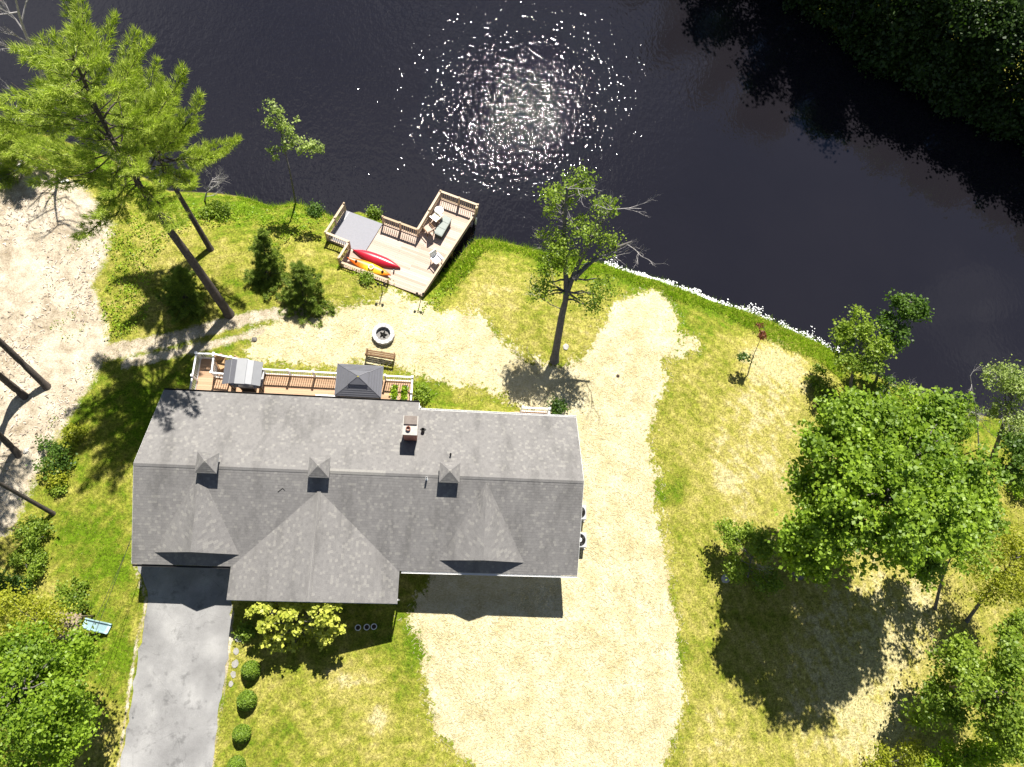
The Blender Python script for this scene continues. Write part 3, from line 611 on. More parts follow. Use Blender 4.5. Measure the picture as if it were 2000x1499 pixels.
a, b = kl(redge(.35) - .06, .35, ZK + .24), kl(redge(7.2) - .06, 7.2, ZK + .24); d = b - a; piece('curb_rail', rw, dock, (a + b) / 2, (d.length, .12, .05), math.atan2(d.y, d.x))

# kayaks: a lofted hull with pointed ends
def kayak(name, label, c, an, L, W, Ht, mt, upside, parts):
    t = thing(name, label, 'kayak', c, an); n, k = 25, 14; mb = MB(); vs = []
    for i in range(n):
        s = -1 + 2 * i / (n - 1); wd_ = max(.012, (1 - abs(s) ** 2.4)) * W / 2; rk = .12 * abs(s) ** 4
        for j in range(k):
            a = 2 * math.pi * j / k; y = math.cos(a); z = math.sin(a)
            if upside: z = z * (.95 if z > 0 else .35); z -= 0
            else: z = z * (.42 if z > 0 else .8)
            ridge = .10 * max(0, 1 - abs(y) * 2) if z > 0 else 0
            vs.append((s * L / 2, y * wd_, (z + ridge * (1 - s * s)) * Ht / 2 * (1 - .45 * abs(s) ** 3) + (rk * (-.2 if upside else 1))))
    zmin = min(v[2] for v in vs); vs = [(x, y, z - zmin) for x, y, z in vs]
    fs = [(i * k + j, (i + 1) * k + j, (i + 1) * k + (j + 1) % k, i * k + (j + 1) % k) for i in range(n - 1) for j in range(k)] + [tuple(range(k)), tuple(range((n - 1) * k, n * k))[::-1]]
    mb.add(vs, fs); hull = mb.build('hull', mt, t, True); return t, max(v[2] for v in vs)
kr, kz = kayak('kayak', 'red kayak lying hull up on the wooden dock', kw(-1.52, 5.97), A_ - .01, 3.35, .74, .46, M['kred'], True, 0)
MB().tube([(-1.55, 0, kz * .42), (0, 0, kz * 1.02), (1.55, 0, kz * .42)], .018, 6).build('keel', M['kred'], kr, True)
ky, kz = kayak('kayak', 'orange and yellow kayak lying beside the red kayak', kw(-1.65, 6.72), A_ - .03, 3.1, .66, .4, M['kyel'], False, 0)
M['pale'] = simple('pale_plastic', (.7, .66, .5), .5, .1)
MB().lathe([(.16, 0), (.2, .03), (.17, .05), (.12, .02)], 16, (.15, 0, kz - .02)).build('seat', M['pale'], ky, True)
MB().lathe([(.0, .06), (.07, .05), (.09, 0)], 14, (.95, 0, kz - .03)).build('hatch', M['black'], ky, True)
MB().lathe([(.0, .06), (.06, .05), (.08, 0)], 14, (-.9, 0, kz - .03)).build('hatch', M['black'], ky, True)
ft = thing('water_bottle', 'small dark bottle standing beside the yellow kayak end', 'bottle', kw(-.12, 6.35)); MB().lathe([(.0, .24), (.03, .24), (.03, .19), (.05, .16), (.05, 0), (0, 0)], 12).build('bottle_body', M['black'], ft, True); MB().lathe([(0, .27), (.032, .27), (.032, .235)], 12).build('cap', M['boxlid'], ft)
armchair('patio_chair', 'pale patio chair by the inner dock railing beside the grey storage box', kw(.55, 1.75), B_ + 2.9, M['steel'], M['pale'])
armchair('patio_chair', 'second pale patio chair in the dock corner, nearer the deck middle', kw(.5, 2.75), B_ + 2.7, M['brownwood'], M['dockboard'])
armchair('patio_chair', 'lone white patio chair at the open right edge of the dock', kw(2.02, 4.65), B_ - .4, M['steel'], M['white'])
t = thing('glass_table', 'small round white table between the patio chairs on the dock', 'table', kw(.5, 1.2)); MB().lathe([(0, .5), (.3, .5), (.31, .48), (.3, .46), (0, .46)], 22).build('table_top', M['white'], t, True)
for k in range(3): MB().tube([(.05 * math.cos(k * 2.1), .05 * math.sin(k * 2.1), .46), (.24 * math.cos(k * 2.1), .24 * math.sin(k * 2.1), 0)], .016, 6).build('leg', M['steel'], t)
t = thing('storage_box', 'long grey green storage box on the dock', 'box', kw(1.28, 2.22), B_)
MB().box((0, 0, .24), (1.45, .52, .46)).build('body', M['boxbody'], t, bevel=.02); lid = MB().box((0, 0, .51), (1.55, .6, .07)).build('lid', M['boxlid'], t, bevel=.02)
for a in (-.5, 0, .5): MB().box((a, 0, .552), (.42, .5, .015)).build('lid_panel', M['boxlid'], lid)
t = thing('boat_bumper', 'white dock bumper pole at the outer corner post', 'bumper', kw(2.86, .5, ZW + .2)); MB().lathe([(0, 0), (.06, .05), (.07, .5), (.06, .9), (0, .95)], 12).build('float', M['white'], t, True); MB().tube([(0, 0, .9), (-.1, .05, 1.28)], .012, 5).build('rope', M['dead'], t)

# ================================================================== yard objects
fp = thing('fire_pit', 'round pale block fire pit with charred centre on the straw', 'fire pit', gp(749, 655))
for k in range(14):
    for lay in range(2):
        a0 = 2 * math.pi * (k + .5 * lay) / 14; bl = MB(); r0, r1, da = .45, .68, math.pi / 14 * .94; jt = random.uniform(-.008, .008)
        ring = [((r0 + jt) * math.cos(a0 - da), (r0 + jt) * math.sin(a0 - da)), ((r1 + jt) * math.cos(a0 - da), (r1 + jt) * math.sin(a0 - da)), ((r1 + .02 + jt) * math.cos(a0), (r1 + .02 + jt) * math.sin(a0)), ((r1 + jt) * math.cos(a0 + da), (r1 + jt) * math.sin(a0 + da)), ((r0 + jt) * math.cos(a0 + da), (r0 + jt) * math.sin(a0 + da))]
        bl.prism(ring, -.03 + lay * .185, .145 + lay * .185); bl.build('block', M['pitblock'], fp)
MB().lathe([(.46, .05), (.25, .1), (.0, .07)], 18).build('ash_bed', simple('grey_ash', (.2, .19, .18), .95, .4, 9), fp, True)
for k in range(5):
    a = k * 1.3; MB().tube([(.25 * math.cos(a), .25 * math.sin(a), .1), (-.18 * math.cos(a + .4), -.18 * math.sin(a + .4), .17)], .04, 7).build('charred_log', M['char'], fp)
p0, p1 = gp(715, 692), gp(773, 702); an = math.atan2(p1.y - p0.y, p1.x - p0.x)
bn = thing('garden_bench', 'brown slatted wooden bench facing the fire pit', 'bench', (p0 + p1) / 2, an)
for x in (-.85, .85):
    for y in (-.14, .14): piece('leg', M['brownwood'], bn, (x, y, .21), (.07, .07, .42))
    piece('back_post', M['brownwood'], bn, (x, -.2, .55), (.07, .06, .36)); piece('armrest', M['brownwood'], bn, (x, .0, .64), (.07, .36, .04)); piece('arm_post', M['brownwood'], bn, (x, .14, .53), (.06, .06, .2))
for k in range(3): piece('seat_slat', M['brownwood'], bn, (0, -.12 + k * .125, .44), (1.8, .095, .03))
for k in range(2): piece('back_slat', M['brownwood'], bn, (0, -.235, .55 + k * .12), (1.8, .03, .09))
for i, (px, py) in enumerate(((1141, 1002), (1141, 1058))):
    p = gp(px, py); u = Vector((p.x, p.y, p.z))
    t = thing('air_conditioner', ('grey air conditioner condenser by the side wall, nearer the river', 'grey air conditioner condenser by the side wall, nearer the front lawn')[i], 'air conditioner', HW(8.62, 5.32 - i * 1.62, p.z), PSI, 'condensers beside the house wall')
    piece('pad', M['stone'], t, (0, 0, .0), (.98, .98, .12)); bd = MB().box((0, 0, .46), (.86, .86, .8)).build('cabinet', M['acgrey'], t, bevel=.03)
    MB().lathe([(0, .0), (.36, 0), (.36, .012), (0, .012)], 28, (0, 0, .862)).build('fan_well', M['char'], t)
    MB().lathe([(0, .04), (.13, .04), (.13, .0)], 18, (0, 0, .88)).build('fan_hub', M['white'], t)
    for k in range(3): MB().lathe([(.17 + k * .08, 0), (.176 + k * .08, .01), (.182 + k * .08, 0)], 24, (0, 0, .9)).build('guard_ring', M['black'], t)
    for k in range(4):
        a = k * math.pi / 2 + .3; MB().slab([(.1 * math.cos(a), .1 * math.sin(a), .876), (.34 * math.cos(a), .34 * math.sin(a), .876), (.34 * math.cos(a + .5), .34 * math.sin(a + .5), .876)], (0, 0, .004)).build('fan_blade', M['darkmetal'], t)
# back stoop with white railing
sp_ = HW(5.85, 10.95, 0); st = thing('back_stoop', 'small back stoop with white railing behind the shorter roof', 'stoop', Vector((sp_.x, sp_.y, -.2)), PSI)
piece('landing', M['deckboard'], st, (0, -.1, .5), (1.75, 1.3, .06)); piece('base', M['brownwood'], st, (0, -.1, .2), (1.65, 1.2, .5))
for k in range(2): piece('step', M['deckboard'], st, (-1.02 - .28 * k, -.1, .34 - k * .17), (.3, 1.2, .05)); piece('riser', M['brownwood'], st, (-1.02 - .28 * k, -.1, .12 - k * .1), (.26, 1.1, .4 - k * .14))
railing(st, lambda x, y, z: Vector((x, y, z)), [(.8, -.6), (.82, .48), (-.82, .48)], .53, .95, M['white'], M['white'], M['white'])
# stepping stones and pots
M['flag'] = simple('flagstone', (.27, .26, .24), .9, .3, 4, bump=.01)
for i, (px, py, r) in enumerate(((466, 1247, .22), (461, 1272, .18), (460, 1297, .2), (456, 1318, .16), (451, 1336, .14))):
    p = gp(px, py); n = 9; t = MB()
    ring = [(r * random.uniform(.75, 1.1) * math.cos(2 * math.pi * j / n), 1.15 * r * random.uniform(.75, 1.1) * math.sin(2 * math.pi * j / n)) for j in range(n)]
    t.prism(ring, -.06, .035); o = t.build('stepping_stone', M['flag'], None, bevel=.012); o.location = p
    tag(o, 'pale stepping stone, number %s from the wing corner along the driveway' % ('one', 'two', 'three', 'four', 'five')[i], 'stone', 'stones beside the driveway')
for i, (px, py) in enumerate(((700, 1226), (717, 1225), (731, 1224))):
    t = thing('plant_pot', ('small white pot in the house shadow, nearest the big yellow shrub', 'small white pot in the house shadow, middle of three', 'small white pot in the house shadow, farthest from the yellow shrub')[i], 'pot', gp(px, py), 0, 'white pots in the shade')
    MB().lathe([(0, 0), (.1, 0), (.15, .26), (.17, .26), (.17, .3), (.14, .3), (.12, .22), (0, .22)], 16).build('pot_body', M['white'], t, True); MB().lathe([(0, .235), (.125, .235)], 12).build('soil', M['soil'], t)
# dock entry lights on stakes
for i, (px, py) in enumerate(((747, 572), (821, 590))):
    t = thing('stake_light', ('black two headed stake light left of the path onto the dock', 'black two headed stake light right of the path onto the dock')[i], 'lamp', gp(px, py), 0, 'stake lights at the dock entry')
    MB().tube([(0, 0, -.1), (0, 0, 1.25)], .028, 7).build('stake', M['black'], t)
    for a in (-1, 1):
        MB().tube([(0, 0, 1.05), (a * .16, 0, 1.2)], .018, 6).build('arm', M['black'], t); MB().lathe([(0, .2), (.07, .16), (.09, .0), (0, 0)], 12, (a * .2, 0, 1.2)).build('lamp_head', M['black'], t, True)
# play tower with slide
p = gp(150, 1222); pt = thing('play_tower', 'wooden play platform partly under the tree', 'play tower', p, -.12)
for a in (-.65, .65):
    for b in (-.55, .55): piece('post', M['playwood'], pt, (a, b, .95), (.1, .1, 2.0))
for k in range(9): piece('platform_board', M['playwood'], pt, (0, -.56 + k * .14, 1.3), (1.4, .125, .03))
for k in range(4): piece('roof_slat', M['playwood'], pt, (.2 + k * .22, .25, 1.95), (.1, 1.0, .04))
for b in (-.55, .55): piece('top_beam', M['playwood'], pt, (.1, b, 1.9), (1.7, .06, .08))
for k in range(4): piece('ladder_rung', M['playwood'], pt, (-.75, 0, .3 + k * .3), (.06, .6, .05))
hi_, lo_ = at(163, 1217, 1.35), gp(216, 1229); s0 = V(hi_); s1 = lo_ + Vector((0, 0, .12)); dd_ = s1 - s0; an = math.atan2(dd_.y, dd_.x); L = math.hypot(dd_.x, dd_.y)
sd = thing('slide', 'pale blue plastic slide leaning on the wooden play platform', 'slide', Vector((s0.x, s0.y, lo_.z)), an)
prof = [(0, 1.35 - lo_.z), (.15 * L, 1.28 - lo_.z), (.5 * L, .62), (.85 * L, .18), (L, .12)]
for nm, y0, y1, dz in (('chute', -.22, .22, 0), ('side_rim', -.27, -.22, .1), ('side_rim', .22, .27, .1)):
    m_ = MB()
    for (x0, z0), (x1, z1) in zip(prof[:-1], prof[1:]): m_.slab([(x0, y0, z0 + dz), (x1, y0, z1 + dz), (x1, y1, z1 + dz), (x0, y1, z0 + dz)], (0, 0, -.05 - dz))
    m_.build(nm, M['slide'], sd)
# ride-on toy
t = thing('ride_on_toy', 'green and yellow plastic ride on toy beside the tree', 'toy', gp(146, 1281), .3)
MB().prism([(-.35, -.14), (.3, -.14), (.38, 0), (.3, .14), (-.35, .14)], .12, .32).build('body', M['toyg'], t, bevel=.03); piece('seat', M['toyy'], t, (-.15, 0, .38), (.26, .22, .12)); piece('hood', M['toyg'], t, (.2, 0, .38), (.26, .24, .14))
for a in (-.24, .24):
    for b in (-.17, .17): MB().tube([(a, b - .03, .12), (a, b + .03, .12)], .12, 14).build('wheel', M['toyy'] if a < 0 else M['black'], t)
MB().lathe([(.1, .0), (.12, .01), (.1, .02), (.09, .01)], 14, (.06, 0, .5)).build('steering_wheel', M['black'], t)
# weathered board on the lot, rocks
o = MB().box((0, 0, .06), (.16, 1.0, .1)).build('white_board', M['trim']); o.location = gp(38, 327); o.rotation_euler = (0, 0, -.35); tag(o, 'white painted board lying on the bare lot', 'board')
o = MB().box((0, 0, .05), (.5, .16, .1)).build('white_board', M['trim']); o.location = gp(127, 356); o.rotation_euler = (0, 0, .3); tag(o, 'short white board half hidden under the pine branches', 'board')
rk = MB(); 
import bmesh
def rock(name, label, loc, r, mt):
    bm = bmesh.new(); bmesh.ops.create_icosphere(bm, subdivisions=2, radius=r)
    for v in bm.verts: v.co *= random.uniform(.8, 1.15); v.co.z *= .6
    me = bpy.data.meshes.new(name); bm.to_mesh(me); bm.free(); me.materials.append(mt); o = link(name, me); o.location = loc; tag(o, label, 'rock', 'scattered stones'); return o
rock('rock', 'pale boulder at the foot of the leaning riverside tree', gp(1105, 678), .22, M['stone']); rock('rock', 'dark stone alone on the straw strip', gp(1207, 735), .12, M['soil']); rock('rock', 'pale stone beside the dirt track trunks', gp(51, 882), .16, M['stone'])
rock('rock', 'grey stone in the weeds beside the dirt path', gp(497, 664), .2, M['bark2']); rock('rock', 'pale stone inside the leafy shrub left of the tree shadow', gp(1416, 1131), .28, M['stone'])
# overhead service cables
pole = thing('utility_pole', 'wooden utility pole carrying the house cables', 'pole', gp(20, 1830)); MB().tube([(0, 0, -.5), (0, 0, 8.5)], [.15, .11], 10).build('shaft', M['brownwood'], pole); piece('crossarm', M['brownwood'], pole, (0, 0, 8.1), (1.8, .1, .12))
pw = Vector(pole.location)
for i, off in enumerate((-.35, .35)):
    a = HW(U0 + .1, 4.0 + off, 3.0); b = pw + Vector((off * 2, 0, 8.1)); pth = [a.lerp(b, k / 16) - Vector((0, 0, 1.2 * 4 * (k / 16) * (1 - k / 16))) for k in range(17)]
    tag(MB().tube(pth, .011, 5).build('overhead_cable', M['cable']), ('thin black overhead cable, the one nearer the driveway', 'thin black overhead cable, the one nearer the trees')[1 - i], 'cable', 'service cables')

# ================================================================== vegetation
M['maple'] = leafmat('maple_leaves', (.085, .165, .01), (.3, .43, .03)); M['green'] = leafmat('green_leaves', (.1, .175, .016), (.31, .41, .045)); M['deep'] = leafmat('deep_green_leaves', (.04, .09, .012), (.12, .21, .025))
M['yellowgreen'] = leafmat('yellow_green_leaves', (.19, .23, .014), (.42, .43, .035)); M['rhodo'] = leafmat('pale_yellow_leaves', (.26, .31, .028), (.6, .6, .1), .3); M['needle'] = leafmat('pine_needles', (.17, .24, .025), (.52, .6, .11), .4)
M['spruce'] = leafmat('spruce_needles', (.075, .135, .018), (.26, .34, .045), .25); M['redleaf'] = leafmat('russet_leaves', (.13, .035, .02), (.26, .09, .04)); M['lush'] = leafmat('lush_grass', (.14, .235, .008), (.37, .52, .025), .4)
M['lawnblade'] = leafmat('lawn_blades', (.07, .1, .005), (.36, .34, .06), .3); M['strawblade'] = leafmat('straw_strands', (.33, .265, .125), (.66, .6, .42), .2); M['topi'] = leafmat('boxwood_leaves', (.08, .15, .012), (.22, .32, .03), .3)
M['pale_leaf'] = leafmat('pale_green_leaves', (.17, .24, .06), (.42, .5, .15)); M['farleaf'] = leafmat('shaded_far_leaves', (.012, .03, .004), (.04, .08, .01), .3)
def unit_rand(n):
    v = RNG.normal(size=(n, 3)); return v / np.linalg.norm(v, axis=1, keepdims=True)
def leaf_quads(C, size, up=.7, asp=.42, out=None):
    n = len(C); nr = unit_rand(n) + np.array([0, 0, up])
    if out is not None: nr += out
    nr /= np.linalg.norm(nr, axis=1, keepdims=True); d = unit_rand(n); d -= nr * (d * nr).sum(1, keepdims=True); d /= np.linalg.norm(d, axis=1, keepdims=True) + 1e-9
    s = np.cross(nr, d); L = (size * RNG.uniform(.45, 1.5, n))[:, None]; W = L * asp
    return np.stack([C - d * L * .5, C + s * W + d * L * .05 - nr * L * .1, C + d * L * .5, C - s * W + d * L * .05 - nr * L * .1], 1).reshape(-1, 3)
def blob_clumps(c, r, n, inner=.5):
    d = unit_rand(n); k = inner + (1 - inner) * RNG.random(n) ** .6
    wob = 1 + .18 * np.sin(d[:, 0] * 5 + c[0]) * np.cos(d[:, 1] * 4 + c[1] * 2) + .1 * RNG.normal(size=n)
    return c + d * np.array(r) * (k * wob)[:, None], d
def crown_leaves(clumps, dirs, rc, nl, ls, up, fl=.75):
    n = len(clumps); off = RNG.normal(size=(n, nl, 3)) * rc * .5 * RNG.uniform(.6, 1.3, (n, 1, 1)); off[:, :, 2] *= fl
    C = (clumps[:, None] + off).reshape(-1, 3); out = np.repeat(dirs, nl, 0) * .5; return leaf_quads(C, ls, up, out=out)
def wob_path(a, b, k=4, amp=.12):
    a, b = Vector(a), Vector(b); L = (b - a).length
    return [a.lerp(b, i / k) + (Vector((random.uniform(-1, 1), random.uniform(-1, 1), random.uniform(-.3, .8))) * amp * L * math.sin(math.pi * i / k) * .7 if 0 < i < k else Vector()) for i in range(k + 1)]
def branch_tree(mb, p, d, L, r, lev, spread=.6, up=.25):
    q = p + d * L; mid = p.lerp(q, .5) + Vector((random.uniform(-1, 1), random.uniform(-1, 1), random.uniform(-1, 1))) * L * .08
    mb.tube([p, mid, q], [r, r * .8, r * .55], 5 if lev > 1 else 3, False)
    if lev <= 0: return
    for k in range(random.choice((2, 3, 3, 4))):
        t = random.uniform(.35, 1.0); s = p.lerp(mid, t * 2) if t < .5 else mid.lerp(q, t * 2 - 1)
        nd = (d + Vector((random.uniform(-1, 1), random.uniform(-1, 1), random.uniform(-.6, 1) * .8 + up)) * spread * 1.3).normalized()
        branch_tree(mb, s, nd, L * random.uniform(.5, .78), r * .5, lev - 1, spread, up)
def nodes3(base, nodes):
    b = gp(*base) if len(base) == 2 else Vector(base); return b, [b - Vector((0, 0, .15))] + [V(at(x, y, z)) for x, y, z in nodes]
def smooth_path(pts, k=4):
    out = []
    for i in range(len(pts) - 1):
        p0, p1, p2, p3 = pts[max(i - 1, 0)], pts[i], pts[i + 1], pts[min(i + 2, len(pts) - 1)]
        for j in range(k):
            t = j / k; out.append(.5 * ((2 * p1) + (p2 - p0) * t + (2 * p0 - 5 * p1 + 4 * p2 - p3) * t * t + (3 * p1 - p0 - 3 * p2 + p3) * t ** 3))
    return out + [pts[-1]]
def tree(name, label, cat, base, nodes, r, blobs, mat, rc=.55, nl=60, ls=.17, bark='bark2', group=None, stems=(), dead=0, up=.7, limbs=10, fl=.75, inner=.5, deadlen=1.6):
    b, pts = nodes3(base, nodes); t = thing(name, label, cat, b, 0, group); mb = MB()
    def add_stem(ps, r0):
        pp = smooth_path(ps); k = len(pp); rad = [r0 * (1 - .72 * i / (k - 1)) for i in range(k)]
        if r0 > .1: rad[0] *= 1.35
        mb.tube([p - b for p in pp], rad, 9, False); return pp
    paths = [add_stem(pts, r)]
    for s in stems: paths.append(add_stem([V(at(*q)) for q in s], r * .68))
    allp = [p for ps in paths for p in ps[len(ps) // 3:]]; Q = []; TN = []
    for (px, py, hh, rx, ry, rz, n) in blobs:
        c = at(px, py, hh)
        if n >= 34:                       # big masses break into separate leafy lobes with gaps between
            kk = max(4, n // 13); lc, ld = blob_clumps(c, (rx * .92, ry * .92, rz * .95), kk, inner * .9); rl = max(.55, 1.25 * (rx * ry * rz / kk) ** (1 / 3)); cl, dr_ = [], []
            for a_, d_ in zip(lc, ld):
                s_ = RNG.uniform(.7, 1.25); q_, e_ = blob_clumps(a_, (rl * s_, rl * s_, rl * .5 * s_), 13, .35); cl.append(q_); dr_.append(e_ * .6 + d_ * .4); TN.append(np.full(13 * nl, RNG.random()))
            cl = np.concatenate(cl); dr_ = np.concatenate(dr_); n = len(cl)
        else:
            cl, dr_ = blob_clumps(c, (rx, ry, rz), n, inner); TN.append(np.full(n * nl, RNG.random()))
        Q.append(crown_leaves(cl, dr_, rc, nl, ls, up, fl))
        for k in range(min(limbs, n)):
            tg = Vector(cl[RNG.integers(n)]); src = min(allp, key=lambda p: (p - tg).length + (2 if p.z > tg.z else 0)); pa = wob_path(src - b, tg - b, 4, .1)
            mb.tube(pa, [r * .3, r * .22, r * .16, r * .1, r * .05], 5, False)
    for k in range(dead):
        src = random.choice(allp) - b; d = Vector((random.uniform(-1, 1), random.uniform(-1, 1), random.uniform(-.1, .8))).normalized()
        dm = MB(); branch_tree(dm, src, d, deadlen * random.uniform(.7, 1.2), max(.012, r * .11), 3); dm.build('dead_branch', M['dead'], t)
    mb.build('trunk', M[bark], t, True)
    if Q: tn = np.concatenate(TN); bulk('crown', np.concatenate(Q) - np.array(b), 4, M[mat], t, np.clip(.45 * tn + .65 * RNG.random(len(tn)) ** 1.3, 0, 1))
    return t
def needles(P, D, n, ln, wd_, spread=.75):
    P = np.repeat(P, n, 0); D = np.repeat(D, n, 0); d = D + RNG.normal(size=P.shape) * spread * .5; d /= np.linalg.norm(d, axis=1, keepdims=True)
    s = np.cross(d, unit_rand(len(d))); s /= np.linalg.norm(s, axis=1, keepdims=True) + 1e-9; L = (ln * RNG.uniform(.6, 1.2, len(d)))[:, None]; st = P + RNG.normal(size=P.shape) * ln * .16
    return np.stack([st - s * wd_, st + s * wd_, st + d * L], 1).reshape(-1, 3)
def pine(name, label, base, nodes, r, t0, prof, whorls, per, mat, nl, ln, wd_, bark='bark', cat='tree', rise=.25, group=None, step=.3, bias=None, bare=.0, twig=.42):
    b, pts = nodes3(base, nodes); t = thing(name, label, cat, b, 0, group); mb = MB(); pp = smooth_path(pts, 6); k = len(pp)
    mb.tube([p - b for p in pp], [r * (1.2 if i == 0 else 1) * (1 - .85 * i / (k - 1)) for i in range(k)], 10, False); Ps, Ds = [], []; bb = mb; az = random.random() * 6
    for wi in range(whorls):
        tt = t0 + (1 - t0) * (wi + random.random() * .6) / whorls; f = tt * (k - 1); i = min(int(f), k - 2); o = pp[i].lerp(pp[i + 1], f - i); x = (tt - t0) / (1 - t0)
        for j in range(per):
            az += 2.4 + random.uniform(-.35, .35); L = prof(x) * random.uniform(.42, 1.3); d = Vector((math.cos(az), math.sin(az), 0))
            if bias is not None: L *= max(.35, 1 + bias[2] * (d.x * bias[0] + d.y * bias[1]))
            n = 6; path = [o + d * L * s / n + Vector((0, 0, rise * L * ((s / n) ** 1.6) - .05 * L * math.sin(math.pi * s / n))) + Vector((random.uniform(-1, 1), random.uniform(-1, 1), 0)) * .04 * L * (s > 0) for s in range(n + 1)]
            rl = max(.012, .016 * L + .004); bb.tube([p - b for p in path], [rl * (1 - .8 * s / n) for s in range(n + 1)], 4, False)
            if random.random() < bare: continue
            m_ = max(2, int(L / step))
            for s in range(m_ + 1):
                q = .28 + .72 * s / m_; fi = q * n; ii = min(int(fi), n - 1); p = path[ii].lerp(path[ii + 1], fi - ii); dd = (path[ii + 1] - path[ii]).normalized(); Ps.append(p); Ds.append(dd)
                for sg in (-1, 1):
                    td = (dd + Vector((-d.y, d.x, 0)) * sg * random.uniform(.7, 1.2) + Vector((0, 0, .2))).normalized(); tl = twig * L * (1.12 - q) * random.uniform(.6, 1.2); nt_ = max(1, int(tl / step))
                    if tl > .5: bb.tube([p - b, p + td * tl - b], [.008, .004], 3, False)
                    for u in range(1, nt_ + 1): Ps.append(p + td * tl * u / nt_ + Vector((0, 0, random.uniform(-.03, .06)))); Ds.append((td + Vector((0, 0, .25))).normalized())
    Ps.append(pp[-1]); Ds.append(Vector((0, 0, 1)))
    mb.build('trunk', M[bark], t, True)
    bulk('crown', needles(np.array([tuple(p) for p in Ps]), np.array([tuple(p) for p in Ds]), nl, ln, wd_) - np.array(b), 3, M[mat], t); return t
# --- riverside pines
pine('pine_tree', 'tall leaning pine with the thickest bare trunk beside the deck', (448, 615), [(375, 510, 4.8), (300, 405, 8.6), (215, 265, 12.8), (140, 105, 17.0)], .3, .58, lambda x: 4.6 * (1 - x) ** .5 * (.75 + .4 * x) + .4, 14, 4, 'needle', 26, .33, .016, bias=(-.5, .2, .2), bare=.1, step=.27, rise=.42, twig=.3)
pine('pine_tree', 'slimmer pine with furrowed trunk standing nearer the river', (412, 488), [(372, 420, 2.8), (335, 355, 5.2), (295, 275, 8.0), (262, 195, 10.4)], .2, .6, lambda x: 3.4 * (1 - x) ** .6 + .4, 10, 4, 'needle', 26, .33, .016, bias=(.8, -.2, .2), bare=.12, step=.27, rise=.42, twig=.3)
pine('pine_tree', 'low spreading pine at the left edge of the lot by the water', (60, 318), [(30, 285, 1.8), (5, 262, 3.4)], .12, .15, lambda x: 2.4 * (1 - x) + .3, 9, 5, 'needle', 26, .32, .014, step=.26)
for i, (bs, nd, lb) in enumerate((((92, 757), [(0, 668, 4.0), (-110, 565, 8.5), (-170, 500, 12)], 'dark bare pine trunk at the dirt track, the one with the longest shadow'), ((48, 775), [(0, 735, 2.4), (-120, 640, 8.5), (-190, 570, 12)], 'dark pine trunk left of the longest shadow trunk'),
                                  ((36, 890), [(0, 852, 2.0), (-120, 745, 8.0), (-180, 680, 11)], 'short visible dark pine trunk low beside the dirt track'), ((105, 1005), [(0, 945, 4.2), (-100, 890, 8), (-150, 860, 10)], 'thin slanting trunk below the other track trunks'))):
    pine('pine_tree', lb, bs, nd, (.22, .24, .22, .13)[i], .72, lambda x: 2.2 * (1 - x) + .4, 6, 4, 'needle', 18, .32, .014, group='trunks along the dirt track', bare=.25)
# young spruces and firs on the bank
for bs, tp, hh, L, lb in (((362, 600), (352, 528, 2.9), 2.9, 1.35, 'small dark spruce beside the leaning pine trunk'), ((524, 548), (512, 452, 3.4), 3.4, 1.1, 'narrow young spruce in the middle of the bank lawn'), ((594, 596), (584, 520, 2.9), 2.9, 1.5, 'broad young spruce nearest the straw path')):
    pine('spruce_tree', lb, bs, [((bs[0] + tp[0]) / 2, (bs[1] + tp[1]) / 2, hh * .5), tp], .06, .06, lambda x, L=L: L * (1 - x) ** .8 + .12, 12, 6, 'spruce', 22, .2, .014, rise=-.02, group='young spruces on the bank', step=.2)
# --- broadleaf trees
tree('birch_tree', 'slender young tree leaning over the river left of the dock', 'tree', (577, 397), [(568, 345, 1.8), (558, 300, 3.2), (548, 255, 4.6), (540, 205, 6.2)], .07, [(535, 215, 5.8, .55, .6, .5, 9), (560, 245, 5.0, .6, .5, .5, 10), (600, 285, 4.4, .7, .45, .4, 10), (565, 275, 4.3, .6, .5, .5, 8), (525, 240, 5.0, .4, .4, .4, 5), (535, 300, 3.6, .35, .3, .3, 4), (622, 292, 4.2, .35, .3, .3, 4)], 'pale_leaf', .32, 26, .15, limbs=5)
tree('ash_tree', 'tall forked riverside tree with sparse leaves and bare grey branches', 'tree', (1083, 705), [(1097, 620, 3.2), (1106, 570, 5.0), (1102, 460, 7.8), (1108, 370, 10.0)], .26,
     [(1085, 390, 9.2, .9, .8, .6, 22), (1130, 352, 10.0, .8, .7, .6, 20), (1185, 405, 9.0, .8, .6, .6, 17), (1080, 470, 7.8, .8, .7, .6, 20), (1140, 450, 8.4, .8, .7, .6, 19), (1070, 515, 6.8, .7, .6, .5, 15), (1060, 565, 5.6, .7, .6, .5, 15), (1175, 560, 6.0, .8, .7, .5, 17), (1105, 500, 7.4, .8, .8, .6, 20), (1190, 480, 7.6, .6, .6, .5, 11), (1150, 590, 5.2, .6, .6, .5, 11)],
     'green', .45, 34, .125, stems=[[(1106, 575, 4.9), (1128, 520, 6.4), (1160, 460, 8.0), (1195, 410, 9.2)], [(1120, 545, 5.8), (1170, 500, 6.8), (1235, 472, 7.6)]], dead=11, limbs=4, deadlen=1.7)
